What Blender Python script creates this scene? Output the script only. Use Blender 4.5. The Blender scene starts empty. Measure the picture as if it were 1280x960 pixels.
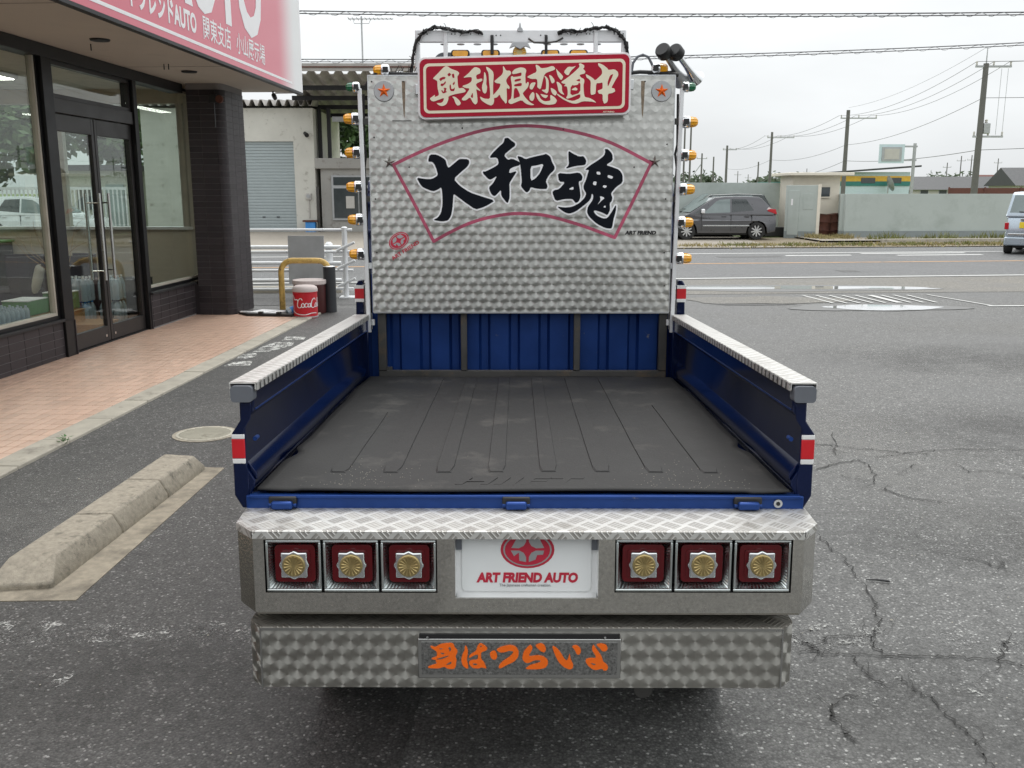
import bpy, bmesh, math, random
from mathutils import Vector, Matrix
from mathutils.geometry import tessellate_polygon
R=math.radians
random.seed(7)
sc=bpy.context.scene
COL=sc.collection
# ---------------------------------------------------------------- camera, sky, sun, exposure
cam=bpy.data.cameras.new('camera'); camo=bpy.data.objects.new('camera',cam); COL.objects.link(camo)
camo.location=(0,0,1.62); camo.rotation_euler=(R(90-11.5),0,0)
cam.sensor_fit='HORIZONTAL'; cam.sensor_width=36; cam.lens=36*1172/1280
cam.clip_start=.05; cam.clip_end=3000
sc.camera=camo
SUN_EL,SUN_AZ=R(58),R(14)
W=bpy.data.worlds.new('World'); sc.world=W; W.use_nodes=True
nt=W.node_tree; nt.nodes.clear()
def N(nt,t,**k):
    n=nt.nodes.new(t)
    for a,b in k.items():
        if a=='i':
            for kk,v in b.items(): n.inputs[kk].default_value=v
        else: setattr(n,a,b)
    return n
def L(nt,a,ao,b,bi): nt.links.new(a.outputs[ao],b.inputs[bi])
sky=N(nt,'ShaderNodeTexSky',sky_type='NISHITA',sun_disc=False,sun_elevation=SUN_EL,sun_rotation=SUN_AZ,air_density=1.0,dust_density=4.0)
hs=N(nt,'ShaderNodeHueSaturation',i={'Saturation':.18,'Value':.45}); L(nt,sky,0,hs,'Color')
tc=N(nt,'ShaderNodeTexCoord'); sp=N(nt,'ShaderNodeSeparateXYZ'); L(nt,tc,'Generated',sp,0)
mr=N(nt,'ShaderNodeMapRange',i={1:0.0,2:1.0,3:7.5,4:18.5}); L(nt,sp,'Z',mr,0)   # overcast: brighter towards the zenith
mp=N(nt,'ShaderNodeMapping'); mp.inputs['Scale'].default_value=(1,1,3.5); L(nt,tc,'Generated',mp,0)
cn=N(nt,'ShaderNodeTexNoise',i={'Scale':2.2,'Detail':5,'Roughness':.5}); L(nt,mp,0,cn,'Vector')
cr=N(nt,'ShaderNodeMapRange',i={1:.3,2:.7,3:.88,4:1.1}); L(nt,cn,0,cr,0)
ml=N(nt,'ShaderNodeMath',operation='MULTIPLY'); L(nt,mr,0,ml,0); L(nt,cr,0,ml,1)
cm=N(nt,'ShaderNodeVectorMath',operation='SCALE'); cm.inputs[0].default_value=(.955,.985,1.0); L(nt,ml,0,cm,'Scale')
mx=N(nt,'ShaderNodeMix',data_type='RGBA'); mx.inputs[0].default_value=.85; L(nt,hs,0,mx,6); L(nt,cm,0,mx,7)
bg=N(nt,'ShaderNodeBackground',i={'Strength':.1}); L(nt,mx,2,bg,0)
wo=N(nt,'ShaderNodeOutputWorld'); L(nt,bg,0,wo,0)
sl=bpy.data.lights.new('sun','SUN'); sl.energy=1.2; sl.angle=R(35); sl.color=(1,.97,.93)
so=bpy.data.objects.new('sun',sl); COL.objects.link(so)
_d=Vector((math.sin(SUN_AZ)*math.cos(SUN_EL),math.cos(SUN_AZ)*math.cos(SUN_EL),math.sin(SUN_EL)))
so.rotation_euler=_d.to_track_quat('Z','Y').to_euler(); so.location=(0,0,30)
sc.view_settings.view_transform='Standard'; sc.view_settings.look='None'; sc.view_settings.gamma=1; sc.view_settings.use_curve_mapping=False
sc.view_settings.exposure=.33
sc.render.engine='CYCLES'
sc.cycles.use_denoising=True
sc.cycles.max_bounces=8; sc.cycles.transparent_max_bounces=16
# ---------------------------------------------------------------- materials
MATS={}
def newmat(name):
    m=bpy.data.materials.new(name); m.use_nodes=True; t=m.node_tree; t.nodes.clear()
    o=N(t,'ShaderNodeOutputMaterial'); b=N(t,'ShaderNodeBsdfPrincipled'); L(t,b,0,o,0); MATS[name]=m
    return m,t,b,o
def c4(c): return (c[0],c[1],c[2],1)
def mat(name,col,rough=.5,metal=0,var=.15,vs=4,bump=0,bs=60,coat=0,spec=.5,trans=0,ior=1.5,emit=0,dirt_or_glint=None,ds=3,dlo=.55,dhi=.7,alpha=1,rnd=0,rv=.12):
    m,t,b,o=newmat(name)
    b.inputs['Roughness'].default_value=rough; b.inputs['Metallic'].default_value=metal
    b.inputs['Specular IOR Level'].default_value=spec; b.inputs['Coat Weight'].default_value=coat; b.inputs['Coat Roughness'].default_value=.06
    b.inputs['Transmission Weight'].default_value=trans; b.inputs['IOR'].default_value=ior; b.inputs['Alpha'].default_value=alpha
    tc=N(t,'ShaderNodeTexCoord')
    n=N(t,'ShaderNodeTexNoise',i={'Scale':vs,'Detail':6,'Roughness':.6}); L(t,tc,'Object',n,'Vector')
    r=N(t,'ShaderNodeMapRange',i={1:.25,2:.75,3:1-var,4:1+var}); L(t,n,0,r,0)
    v=N(t,'ShaderNodeVectorMath',operation='SCALE'); v.inputs[0].default_value=col; L(t,r,0,v,'Scale')
    out=v
    if rnd:
        oi=N(t,'ShaderNodeObjectInfo'); rr=N(t,'ShaderNodeMapRange',i={1:0,2:1,3:1-rnd,4:1+rnd}); L(t,oi,'Random',rr,0)
        v2=N(t,'ShaderNodeVectorMath',operation='SCALE'); L(t,v,0,v2,0); L(t,rr,0,v2,'Scale'); out=v2
    if dirt_or_glint:
        n2=N(t,'ShaderNodeTexNoise',i={'Scale':ds,'Detail':9,'Roughness':.7}); L(t,tc,'Object',n2,'Vector')
        r2=N(t,'ShaderNodeMapRange',i={1:dlo,2:dhi,3:0,4:1}); L(t,n2,0,r2,0)
        mx=N(t,'ShaderNodeMix',data_type='RGBA'); L(t,r2,0,mx,0); L(t,out,0,mx,6); mx.inputs[7].default_value=c4(dirt_or_glint)
        L(t,mx,2,b,'Base Color')
    else: L(t,out,0,b,'Base Color')
    if rough>0.02:
        r3=N(t,'ShaderNodeMapRange',i={1:.3,2:.7,3:max(0,rough-rv*rough),4:min(1,rough+rv*rough)}); L(t,n,0,r3,0); L(t,r3,0,b,'Roughness')
    if bump:
        n3=N(t,'ShaderNodeTexNoise',i={'Scale':bs,'Detail':5}); L(t,tc,'Object',n3,'Vector')
        bp=N(t,'ShaderNodeBump',i={'Strength':bump,'Distance':.004}); L(t,n3,0,bp,'Height'); L(t,bp,0,b,'Normal')
    if emit:
        b.inputs['Emission Color'].default_value=c4(col); b.inputs['Emission Strength'].default_value=emit
    return m
def MA(t,op,a,b=None,c=None):
    n=N(t,'ShaderNodeMath',operation=op)
    for k,x in enumerate((a,b,c)):
        if x is None: continue
        if isinstance(x,(int,float)): n.inputs[k].default_value=x
        else: t.links.new(x,n.inputs[k])
    return n.outputs[0]
def uvsplit(t):
    uv=N(t,'ShaderNodeUVMap'); s=N(t,'ShaderNodeSeparateXYZ'); L(t,uv,0,s,0); return s.outputs[0],s.outputs[1]
def scale_steel(name,px,py,col,rough,aniso,warp=.0):
    """stainless sheet with machined rows of circular swirls (brush direction circles each centre)"""
    m,t,b,o=newmat(name)
    u,v=uvsplit(t)
    if warp:
        tc=N(t,'ShaderNodeTexCoord'); nz=N(t,'ShaderNodeTexNoise',i={'Scale':3.0,'Detail':1}); L(t,tc,'UV',nz,0)
        k=MA(t,'MULTIPLY',MA(t,'SUBTRACT',nz.outputs[0],.5),warp); v=MA(t,'ADD',v,k)
    def lat(ou,ov):
        du=MA(t,'MULTIPLY',MA(t,'SUBTRACT',MA(t,'FRACT',MA(t,'ADD',MA(t,'DIVIDE',u,px),ou+100)),.5),px)
        dv=MA(t,'MULTIPLY',MA(t,'SUBTRACT',MA(t,'FRACT',MA(t,'ADD',MA(t,'DIVIDE',v,2*py),ov+100)),.5),2*py)
        return du,dv,MA(t,'ADD',MA(t,'MULTIPLY',du,du),MA(t,'MULTIPLY',dv,dv))
    a=lat(0,0); c=lat(.5,.5)
    s=MA(t,'LESS_THAN',a[2],c[2])
    def pick(i): return MA(t,'ADD',MA(t,'MULTIPLY',a[i],s),MA(t,'MULTIPLY',c[i],MA(t,'SUBTRACT',1,s)))
    ang=MA(t,'DIVIDE',MA(t,'ARCTAN2',pick(1),pick(0)),2*math.pi)
    tg=N(t,'ShaderNodeTangent',direction_type='UV_MAP'); L(t,tg,0,b,'Tangent')
    b.inputs['Anisotropic'].default_value=aniso
    t.links.new(MA(t,'FRACT',MA(t,'ADD',ang,1.0)),b.inputs['Anisotropic Rotation'])
    b.inputs['Metallic'].default_value=1.0
    tc=N(t,'ShaderNodeTexCoord')
    n=N(t,'ShaderNodeTexNoise',i={'Scale':2.3,'Detail':5}); L(t,tc,'UV',n,0)
    r=N(t,'ShaderNodeMapRange',i={1:.3,2:.7,3:.88,4:1.1}); L(t,n,0,r,0)
    wn=N(t,'ShaderNodeTexWhiteNoise',noise_dimensions='3D'); cv=N(t,'ShaderNodeCombineXYZ'); t.links.new(MA(t,'ROUND',MA(t,'DIVIDE',MA(t,'SUBTRACT',u,pick(0)),px*.5)),cv.inputs[0]); t.links.new(MA(t,'ROUND',MA(t,'DIVIDE',MA(t,'SUBTRACT',v,pick(1)),py)),cv.inputs[1]); L(t,cv,0,wn,0)
    wr=N(t,'ShaderNodeMapRange',i={1:0,2:1,3:.95,4:1.05}); L(t,wn,0,wr,0)
    sc2=N(t,'ShaderNodeVectorMath',operation='SCALE'); sc2.inputs[0].default_value=col; t.links.new(MA(t,'MULTIPLY',r.outputs[0],wr.outputs[0]),sc2.inputs['Scale']); L(t,sc2,0,b,'Base Color')
    rr=N(t,'ShaderNodeMapRange',i={1:.3,2:.7,3:rough*.9,4:rough*1.1}); L(t,n,0,rr,0); L(t,rr,0,b,'Roughness')
    # each swirl is very slightly dished
    d=MA(t,'SQRT',MA(t,'ADD',MA(t,'MULTIPLY',pick(0),pick(0)),MA(t,'MULTIPLY',pick(1),pick(1))))
    bp=N(t,'ShaderNodeBump',i={'Strength':.34,'Distance':.14}); n9=N(t,'ShaderNodeTexNoise',i={'Scale':3.2,'Detail':2}); L(t,tc,'UV',n9,0)   # the sheet is not quite flat
    t.links.new(MA(t,'ADD',d,MA(t,'MULTIPLY',n9.outputs[0],.10)),bp.inputs['Height']); L(t,bp,0,b,'Normal')
    return m
def tread_plate(name,col,rough,cell=.034,metal=.85,dirt_or_glint=(.25,.23,.2)):
    """aluminium five-bar tread plate"""
    m,t,b,o=newmat(name)
    u,v=uvsplit(t)
    A=MA(t,'DIVIDE',u,cell*1.5); B=MA(t,'DIVIDE',v,cell*1.7)
    a=MA(t,'ADD',A,B); c=MA(t,'SUBTRACT',A,B)
    par=MA(t,'MODULO',MA(t,'ADD',MA(t,'ADD',MA(t,'FLOOR',a),MA(t,'FLOOR',c)),200),2)
    fa=MA(t,'FRACT',MA(t,'ADD',a,100)); fc=MA(t,'FRACT',MA(t,'ADD',c,100))
    def bars(f,g):
        w=MA(t,'SINE',MA(t,'MULTIPLY',f,2*math.pi*5))
        msk=MA(t,'MULTIPLY',MA(t,'LESS_THAN',MA(t,'ABSOLUTE',MA(t,'SUBTRACT',g,.5)),.34),MA(t,'LESS_THAN',MA(t,'ABSOLUTE',MA(t,'SUBTRACT',f,.5)),.46))
        return MA(t,'MULTIPLY',MA(t,'MAXIMUM',w,0),msk),msk
    (b1,m1_),(b2,m2_)=bars(fa,fc),bars(fc,fa); ip_=MA(t,'SUBTRACT',1,par)
    h=MA(t,'ADD',MA(t,'MULTIPLY',b1,par),MA(t,'MULTIPLY',b2,ip_)); h0=MA(t,'ADD',MA(t,'MULTIPLY',m1_,par),MA(t,'MULTIPLY',m2_,ip_))
    bp=N(t,'ShaderNodeBump',i={'Strength':.75,'Distance':.0025}); t.links.new(h,bp.inputs['Height']); L(t,bp,0,b,'Normal')
    tc=N(t,'ShaderNodeTexCoord'); n=N(t,'ShaderNodeTexNoise',i={'Scale':9,'Detail':8,'Roughness':.65}); L(t,tc,'Object',n,0)
    r=N(t,'ShaderNodeMapRange',i={1:.56,2:.75,3:0,4:.8}); L(t,n,0,r,0)
    mx=N(t,'ShaderNodeMix',data_type='RGBA'); L(t,r,0,mx,0); mx.inputs[6].default_value=c4(col); mx.inputs[7].default_value=c4(dirt_or_glint); L(t,mx,2,b,'Base Color')
    # grime settles between the bars
    m2=N(t,'ShaderNodeMix',data_type='RGBA'); t.links.new(MA(t,'MULTIPLY',MA(t,'SUBTRACT',h0,h),.6),m2.inputs[0]); L(t,mx,2,m2,6); m2.inputs[7].default_value=c4(dirt_or_glint); L(t,m2,2,b,'Base Color')
    b.inputs['Metallic'].default_value=metal; b.inputs['Roughness'].default_value=rough
    return m
def asphalt(name,base,spk=.5,wear=(.13,.125,.115)):
    m,t,b,o=newmat(name)
    tc=N(t,'ShaderNodeTexCoord')
    v=N(t,'ShaderNodeTexVoronoi',i={'Scale':125,'Randomness':1}); L(t,tc,'Object',v,'Vector')
    s=N(t,'ShaderNodeSeparateColor'); L(t,v,'Color',s,0)
    g=N(t,'ShaderNodeValToRGB'); e=g.color_ramp.elements
    e[0].position=0; e[0].color=c4([x*.62 for x in base]); e[1].position=1; e[1].color=c4([x*3.6 for x in base])
    k=e.new(.5); k.color=c4(base); k=e.new(.93); k.color=c4([x*1.3 for x in base]); L(t,s,0,g,0)
    edge=N(t,'ShaderNodeMapRange',i={1:.25,2:.8,3:1,4:.62}); L(t,v,'Distance',edge,0)
    # big stains and worn lanes
    n=N(t,'ShaderNodeTexNoise',i={'Scale':.55,'Detail':7,'Roughness':.62}); L(t,tc,'Object',n,0)
    r=N(t,'ShaderNodeMapRange',i={1:.32,2:.68,3:.70,4:1.25}); L(t,n,0,r,0)
    n2=N(t,'ShaderNodeTexNoise',i={'Scale':14,'Detail':4,'Roughness':.7}); L(t,tc,'Object',n2,0)
    r2=N(t,'ShaderNodeMapRange',i={1:.3,2:.7,3:.8,4:1.2}); L(t,n2,0,r2,0)
    f=MA(t,'MULTIPLY',MA(t,'MULTIPLY',r.outputs[0],r2.outputs[0]),edge.outputs[0])
    sc2=N(t,'ShaderNodeVectorMath',operation='SCALE'); L(t,g,0,sc2,0); t.links.new(f,sc2.inputs['Scale'])
    L(t,sc2,0,b,'Base Color')
    rr=N(t,'ShaderNodeMapRange',i={1:.35,2:.65,3:.5,4:.8}); L(t,n,0,rr,0); L(t,rr,0,b,'Roughness')
    b.inputs['Specular IOR Level'].default_value=.4
    h=MA(t,'ADD',MA(t,'MULTIPLY',MA(t,'SUBTRACT',1,v.outputs['Distance']),1.0),MA(t,'MULTIPLY',n2.outputs[0],.6))
    bp=N(t,'ShaderNodeBump',i={'Strength':.4,'Distance':.004}); t.links.new(h,bp.inputs['Height']); L(t,bp,0,b,'Normal')
    return m
def worn_paint(name,col,base,lo=.45,hi=.55,sc_=6,soft=0):
    """road paint rubbed through to the asphalt: the gaps are cut out with alpha"""
    m,t,b,o=newmat(name)
    tc=N(t,'ShaderNodeTexCoord'); n=N(t,'ShaderNodeTexNoise',i={'Scale':sc_,'Detail':10,'Roughness':.75}); L(t,tc,'Object',n,0)
    v=N(t,'ShaderNodeTexVoronoi',i={'Scale':90}); L(t,tc,'Object',v,0)
    k=MA(t,'ADD',n.outputs[0],MA(t,'MULTIPLY',MA(t,'SUBTRACT',v.outputs['Distance'],.4),.22))
    r=N(t,'ShaderNodeMapRange',i={1:lo,2:hi,3:0,4:1}); t.links.new(k,r.inputs[0]); L(t,r,0,b,'Alpha')
    if soft:   # fades out towards its own rim
        mp=N(t,'ShaderNodeMapping'); mp.inputs['Location'].default_value=(-1,-1,0); mp.inputs['Scale'].default_value=(2,2,0); L(t,tc,'Generated',mp,0)
        ln=N(t,'ShaderNodeVectorMath',operation='LENGTH'); L(t,mp,0,ln,0)
        q=N(t,'ShaderNodeMapRange',i={1:.25,2:.95,3:soft,4:0}); L(t,ln,1,q,0); t.links.new(MA(t,'MULTIPLY',r.outputs[0],q.outputs[0]),b.inputs['Alpha'])
    b.inputs['Base Color'].default_value=c4(col); b.inputs['Roughness'].default_value=.7
    return m
def glass(name,ior=1.5,tint=(.93,.97,.95),rough=0):
    m=bpy.data.materials.new(name); m.use_nodes=True; t=m.node_tree; t.nodes.clear(); MATS[name]=m
    o=N(t,'ShaderNodeOutputMaterial'); lw=N(t,'ShaderNodeLayerWeight'); f0=((ior-1)/(ior+1))**2
    f=N(t,'ShaderNodeMath',operation='MULTIPLY_ADD'); t.links.new(MA(t,'POWER',lw.outputs['Facing'],5),f.inputs[0]); f.inputs[1].default_value=1-f0; f.inputs[2].default_value=f0
    g=N(t,'ShaderNodeBsdfGlossy',i={'Roughness':rough}); tr=N(t,'ShaderNodeBsdfTransparent'); tr.inputs[0].default_value=c4(tint)
    tc=N(t,'ShaderNodeTexCoord'); n=N(t,'ShaderNodeTexNoise',i={'Scale':1.2,'Detail':2}); L(t,tc,'Object',n,0)
    bp=N(t,'ShaderNodeBump',i={'Strength':.03,'Distance':.05}); L(t,n,0,bp,'Height'); L(t,bp,0,g,'Normal')
    mx=N(t,'ShaderNodeMixShader'); L(t,f,0,mx,0); L(t,tr,0,mx,1); L(t,g,0,mx,2); L(t,mx,0,o,0)
    return m
# ---------------------------------------------------------------- mesh builder
class MB:
    def __init__(s): s.v=[]; s.f=[]; s.uv={}
    def add(s,vs,fs,M=None):
        o=len(s.v)
        for p in vs:
            p=Vector(p); s.v.append(tuple(M@p if M else p))
        s.f+= [tuple(o+i for i in f) for f in fs]; return s
    def box(s,x0,x1,y0,y1,z0,z1,M=None):
        return s.add([(x0,y0,z0),(x1,y0,z0),(x1,y1,z0),(x0,y1,z0),(x0,y0,z1),(x1,y0,z1),(x1,y1,z1),(x0,y1,z1)],
            [(0,3,2,1),(4,5,6,7),(0,1,5,4),(1,2,6,5),(2,3,7,6),(3,0,4,7)],M)
    def prism(s,poly,axis,a,b,M=None):
        """poly: 2-D outline; axis 'x': (y,z), 'y': (x,z), 'z': (x,y); extruded from a to b"""
        def P(p,h): return {'x':(h,p[0],p[1]),'y':(p[0],h,p[1]),'z':(p[0],p[1],h)}[axis]
        n=len(poly); vs=[P(p,a) for p in poly]+[P(p,b) for p in poly]
        tri=tessellate_polygon([[Vector((p[0],p[1],0)) for p in poly]])
        area=sum(poly[i][0]*poly[(i+1)%n][1]-poly[(i+1)%n][0]*poly[i][1] for i in range(n))
        flip=(area<0)^(axis=='y')^(b<a)
        fs=[]
        for t_ in tri:
            i,j,k=t_
            ar=(poly[j][0]-poly[i][0])*(poly[k][1]-poly[i][1])-(poly[k][0]-poly[i][0])*(poly[j][1]-poly[i][1])
            if ar<0: i,j,k=i,k,j
            if (axis=='y')^(b<a): fs+=[(i,j,k),(n+i,n+k,n+j)]
            else: fs+=[(i,k,j),(n+i,n+j,n+k)]
        for i in range(n):
            j=(i+1)%n
            fs.append((i,i+n,j+n,j) if flip else (i,j,j+n,i+n))
        return s.add(vs,fs,M)
    def cone(s,p0,p1,r0,r1,n=12,cap=True,M=None):
        p0,p1=Vector(p0),Vector(p1); d=(p1-p0).normalized()
        a=d.orthogonal().normalized(); b=d.cross(a)
        vs=[]
        for p,r in ((p0,r0),(p1,r1)):
            for i in range(n):
                t=2*math.pi*i/n; vs.append(p+(a*math.cos(t)+b*math.sin(t))*r)
        fs=[(i,(i+1)%n,n+(i+1)%n,n+i) for i in range(n)]
        if cap: fs+=[tuple(range(n-1,-1,-1)),tuple(range(n,2*n))]
        return s.add(vs,fs,M)
    def tube(s,pts,r,n=8,M=None,cap=True):
        pts=[Vector(p) for p in pts]; rs=r if isinstance(r,(list,tuple)) else [r]*len(pts)
        vs=[]; m=len(pts); prev=None
        for i,p in enumerate(pts):
            d=(pts[min(i+1,m-1)]-pts[max(i-1,0)]).normalized()
            a=d.orthogonal().normalized() if prev is None else (prev-d*prev.dot(d)).normalized()
            prev=a; b=d.cross(a)
            for k in range(n):
                t=2*math.pi*k/n; vs.append(p+(a*math.cos(t)+b*math.sin(t))*rs[i])
        fs=[(i*n+k,i*n+(k+1)%n,(i+1)*n+(k+1)%n,(i+1)*n+k) for i in range(m-1) for k in range(n)]
        if cap: fs+=[tuple(range(n-1,-1,-1)),tuple(range((m-1)*n,m*n))]
        return s.add(vs,fs,M)
    def lathe(s,prof,n=24,M=None,caps=True):
        """prof: (r,z) pairs round the z axis"""
        vs=[];m=len(prof)
        for r,z in prof:
            for k in range(n):
                t=2*math.pi*k/n; vs.append((r*math.cos(t),r*math.sin(t),z))
        fs=[(i*n+k,i*n+(k+1)%n,(i+1)*n+(k+1)%n,(i+1)*n+k) for i in range(m-1) for k in range(n)]
        if caps and prof[0][0]>1e-5: fs.append(tuple(range(n-1,-1,-1)))
        if caps and prof[-1][0]>1e-5: fs.append(tuple(range((m-1)*n,m*n)))
        return s.add(vs,fs,M)
    def build(s,name,m,parent=None,bevel=0,smooth=None,seg=2,uv=None,label=None,kind=None):
        me=bpy.data.meshes.new(name); me.from_pydata(s.v,[],s.f); me.update()
        if isinstance(m,str): m=MATS[m]
        me.materials.append(m)
        if uv:
            l=me.uv_layers.new(name='UVMap')
            for poly in me.polygons:
                nn=poly.normal
                for li in poly.loop_indices:
                    co=me.vertices[me.loops[li].vertex_index].co
                    if uv=='xz': q=(co.x,co.z) if abs(nn.z)<.7 else (co.x,co.y)
                    elif uv=='yx': q=(co.y,co.x) if abs(nn.z)>.5 else (co.y,co.z)
                    elif uv=='xzy': q=(co.x,co.z) if abs(nn.y)>.9 else ((co.x,co.y) if abs(nn.z)>.7 else (co.y,co.z))
                    l.data[li].uv=q
        if smooth is not None:
            me.shade_smooth(); me.set_sharp_from_angle(angle=R(smooth))
        o=bpy.data.objects.new(name,me); COL.objects.link(o)
        if parent: o.parent=parent
        if bevel:
            b=o.modifiers.new('bevel','BEVEL'); b.width=bevel; b.segments=seg; b.limit_method='ANGLE'; b.angle_limit=R(35); b.harden_normals=False
            if smooth is None: me.shade_smooth(); me.set_sharp_from_angle(angle=R(50))
        if label: o['label']=label
        if kind: o['kind']=kind
        return o
def tag(o,label=None,cat=None,group=None,kind=None):
    for k,v in (('label',label),('category',cat),('group',group),('kind',kind)):
        if v: o[k]=v
    return o
def thing(name,label,cat,loc=(0,0,0),rot=(0,0,0),group=None):
    o=bpy.data.objects.new(name,None); COL.objects.link(o); o.location=loc; o.rotation_euler=rot; o.empty_display_size=.1
    return tag(o,label,cat,group)
def share(o,name,parent,loc=None,rotz=None,scale=None):
    c=bpy.data.objects.new(name,o.data); COL.objects.link(c); c.parent=parent
    for md in o.modifiers:
        b=c.modifiers.new(md.name,md.type); b.width=md.width; b.segments=md.segments; b.limit_method=md.limit_method; b.angle_limit=md.angle_limit
    if loc is not None: c.location=loc
    if rotz is not None: c.rotation_euler=(0,0,rotz)
    if scale is not None: c.scale=scale
    return c
def copy_tree(o,parent=None):
    c=o.copy(); COL.objects.link(c); c.parent=parent
    for ch in list(o.children): copy_tree(ch,c)
    return c
def text_mesh(body,size,sx=1,bold=0,shear=0,depth=.0004,align='CENTER',spacing=1):
    cu=bpy.data.curves.new('text','FONT'); cu.body=body; cu.size=size; cu.offset=bold; cu.shear=shear; cu.extrude=depth; cu.align_x=align; cu.space_character=spacing
    cu.resolution_u=3
    o=bpy.data.objects.new('text',cu); COL.objects.link(o); bpy.context.view_layer.update()
    me=bpy.data.meshes.new_from_object(o.evaluated_get(bpy.context.evaluated_depsgraph_get()))
    bpy.data.objects.remove(o); bpy.data.curves.remove(cu)
    for v in me.vertices: v.co.x*=sx
    return me
def text_obj(name,body,size,m,parent,loc,rot,width=None,**k):
    me=text_mesh(body,size,**k)
    if width:
        xs=[v.co.x for v in me.vertices]; f=width/(max(xs)-min(xs))
        for v in me.vertices: v.co.x*=f
    me.name=name; me.materials.clear(); me.materials.append(MATS[m])
    o=bpy.data.objects.new(name,me); COL.objects.link(o); o.parent=parent; o.location=loc; o.rotation_euler=rot
    return o
def smooth_poly(p,it=1):
    for _ in range(it):
        q=[]
        for i in range(len(p)):
            a,b=p[i],p[(i+1)%len(p)]
            q+=[(a[0]*.8+b[0]*.2,a[1]*.8+b[1]*.2),(a[0]*.2+b[0]*.8,a[1]*.2+b[1]*.8)]
        p=q
    return p
def rrect(x0,x1,z0,z1,r,n=5):
    pts=[]
    for cx,cz,a in ((x1-r,z1-r,0),(x0+r,z1-r,90),(x0+r,z0+r,180),(x1-r,z0+r,270)):
        for k in range(n+1):
            t=R(a+90*k/n); pts.append((cx+r*math.cos(t),cz+r*math.sin(t)))
    return pts
# ---------------------------------------------------------------- palette
mat('blue_paint',(.0018,.009,.052),.16,.45,var=.12,vs=3,coat=.2,dirt_or_glint=(.004,.012,.045),ds=2.5,dlo=.6,dhi=.8)
mat('blue_lit_worn',(.012,.050,.22),.35,.5,var=.15,vs=6,coat=0,dirt_or_glint=(.28,.26,.22),ds=18,dlo=.66,dhi=.74)  # worn flecks, plus a paler blue painting in light the bulkhead catches
mat('dark_steel',(.06,.058,.055),.6,.3,var=.3,vs=10,dirt_or_glint=(.12,.09,.06),ds=8)
mat('rubber',(.027,.0265,.026),.72,0,var=.22,vs=5,bump=.25,bs=160,dirt_or_glint=(.095,.089,.081),ds=5,dlo=.56,dhi=.85,spec=.35)
mat('black_rubber',(.015,.015,.016),.6,bump=.1)
mat('tyre_rubber',(.018,.018,.018),.75,bump=.3,bs=40)
mat('chrome_dark',(.30,.29,.27),.2,1); mat('chrome',(.72,.73,.74),.16,1,var=.05)
mat('white_metal',(.72,.73,.74),.38,.2,var=.06,dirt_or_glint=(.4,.38,.35),ds=5,dlo=.62,dhi=.8)
mat('alu',(.6,.61,.62),.35,.9,var=.08)
mat('plastic_grey',(.13,.14,.16),.45)
mat('plastic_black',(.012,.012,.013),.45)
mat('band_red',(.55,.012,.02),.35); mat('band_white',(.75,.75,.74),.4)
mat('sign_red',(.40,.006,.028),.45,var=.06,spec=.25); mat('cream',(.82,.76,.58),.4,var=.05); mat('sign_white',(.8,.79,.8),.4,var=.04)
mat('ink',(.003,.005,.010),.55,var=.1,spec=.15); mat('ink_border',(.88,.89,.91),.4,var=.03)
mat('fan_pink',(.40,.07,.13),.45,var=.4,vs=14); mat('orange_paint',(.85,.14,.004),.4,var=.06)
mat('logo_red',(.5,.02,.05),.4); mat('print_black',(.01,.01,.012),.4); mat('print_grey',(.25,.25,.26),.5)
mat('plate_white',(.76,.78,.78),.35,var=.05,dirt_or_glint=(.5,.5,.48),ds=30,dlo=.66,dhi=.72); mat('acrylic_white',(.85,.86,.86),.2,var=.02)
mat('rust',(.22,.17,.12),.8,var=.5,vs=60)
mat('lamp_chrome',(.62,.66,.66),.22,1,var=.08); mat('lens_red',(.10,.002,.005),.12,var=.1,coat=.15,spec=.4); mat('gold',(.46,.36,.17),.36,.85,var=.12,vs=30)
mat('amber',(.80,.36,.008),.12,coat=.5,var=.15,vs=60); mat('green_lens',(.005,.12,.05),.12,coat=.5)
mat('lamp_dark',(.01,.01,.01),.4)
mat('wire_grey',(.10,.10,.105),.6); mat('cable',(.012,.012,.012),.55,var=.4,vs=60)
mat('galv',(.42,.43,.44),.5,.6,var=.15)
mat('concrete',(.34,.305,.245),.9,var=.28,vs=40,bump=.7,bs=190,dirt_or_glint=(.13,.12,.095),ds=16,dlo=.54,dhi=.70); mat('concrete_dirty',(.30,.265,.205),.9,var=.28,vs=22,bump=.5,bs=150,dirt_or_glint=(.13,.115,.09),ds=4,dlo=.48,dhi=.70)
mat('concrete_light',(.40,.37,.31),.9,var=.18,vs=6,bump=.4,bs=120,dirt_or_glint=(.2,.18,.15),ds=4)
mat('pole_concrete',(.14,.135,.13),.9,var=.15)
mat('tile_dark',(.038,.032,.035),.5,var=.18,vs=12,rnd=.16,bump=.06,bs=90,spec=.25); mat('grout_dark',(.20,.19,.19),.85)
mat('tile_terra',(.62,.42,.32),.38,var=.12,vs=9,rnd=.10,bump=.1,bs=120,dirt_or_glint=(.54,.37,.28),ds=5,dlo=.5,dhi=.8); mat('grout_terra',(.12,.07,.05),.9)
mat('door_black',(.007,.007,.008),.4,0,var=.1,spec=.3); mat('bronze_frame',(.022,.020,.020),.4,0,spec=.4); mat('beige_frame',(.42,.39,.33),.55)
mat('soffit',(.50,.45,.385),.85,var=.06,vs=2,dirt_or_glint=(.22,.19,.16),ds=1.5,dlo=.6,dhi=.85)
mat('steel_trim',(.028,.028,.03),.5,.2,spec=.3)
mat('stainless',(.62,.62,.61),.25,1,var=.05)
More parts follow.
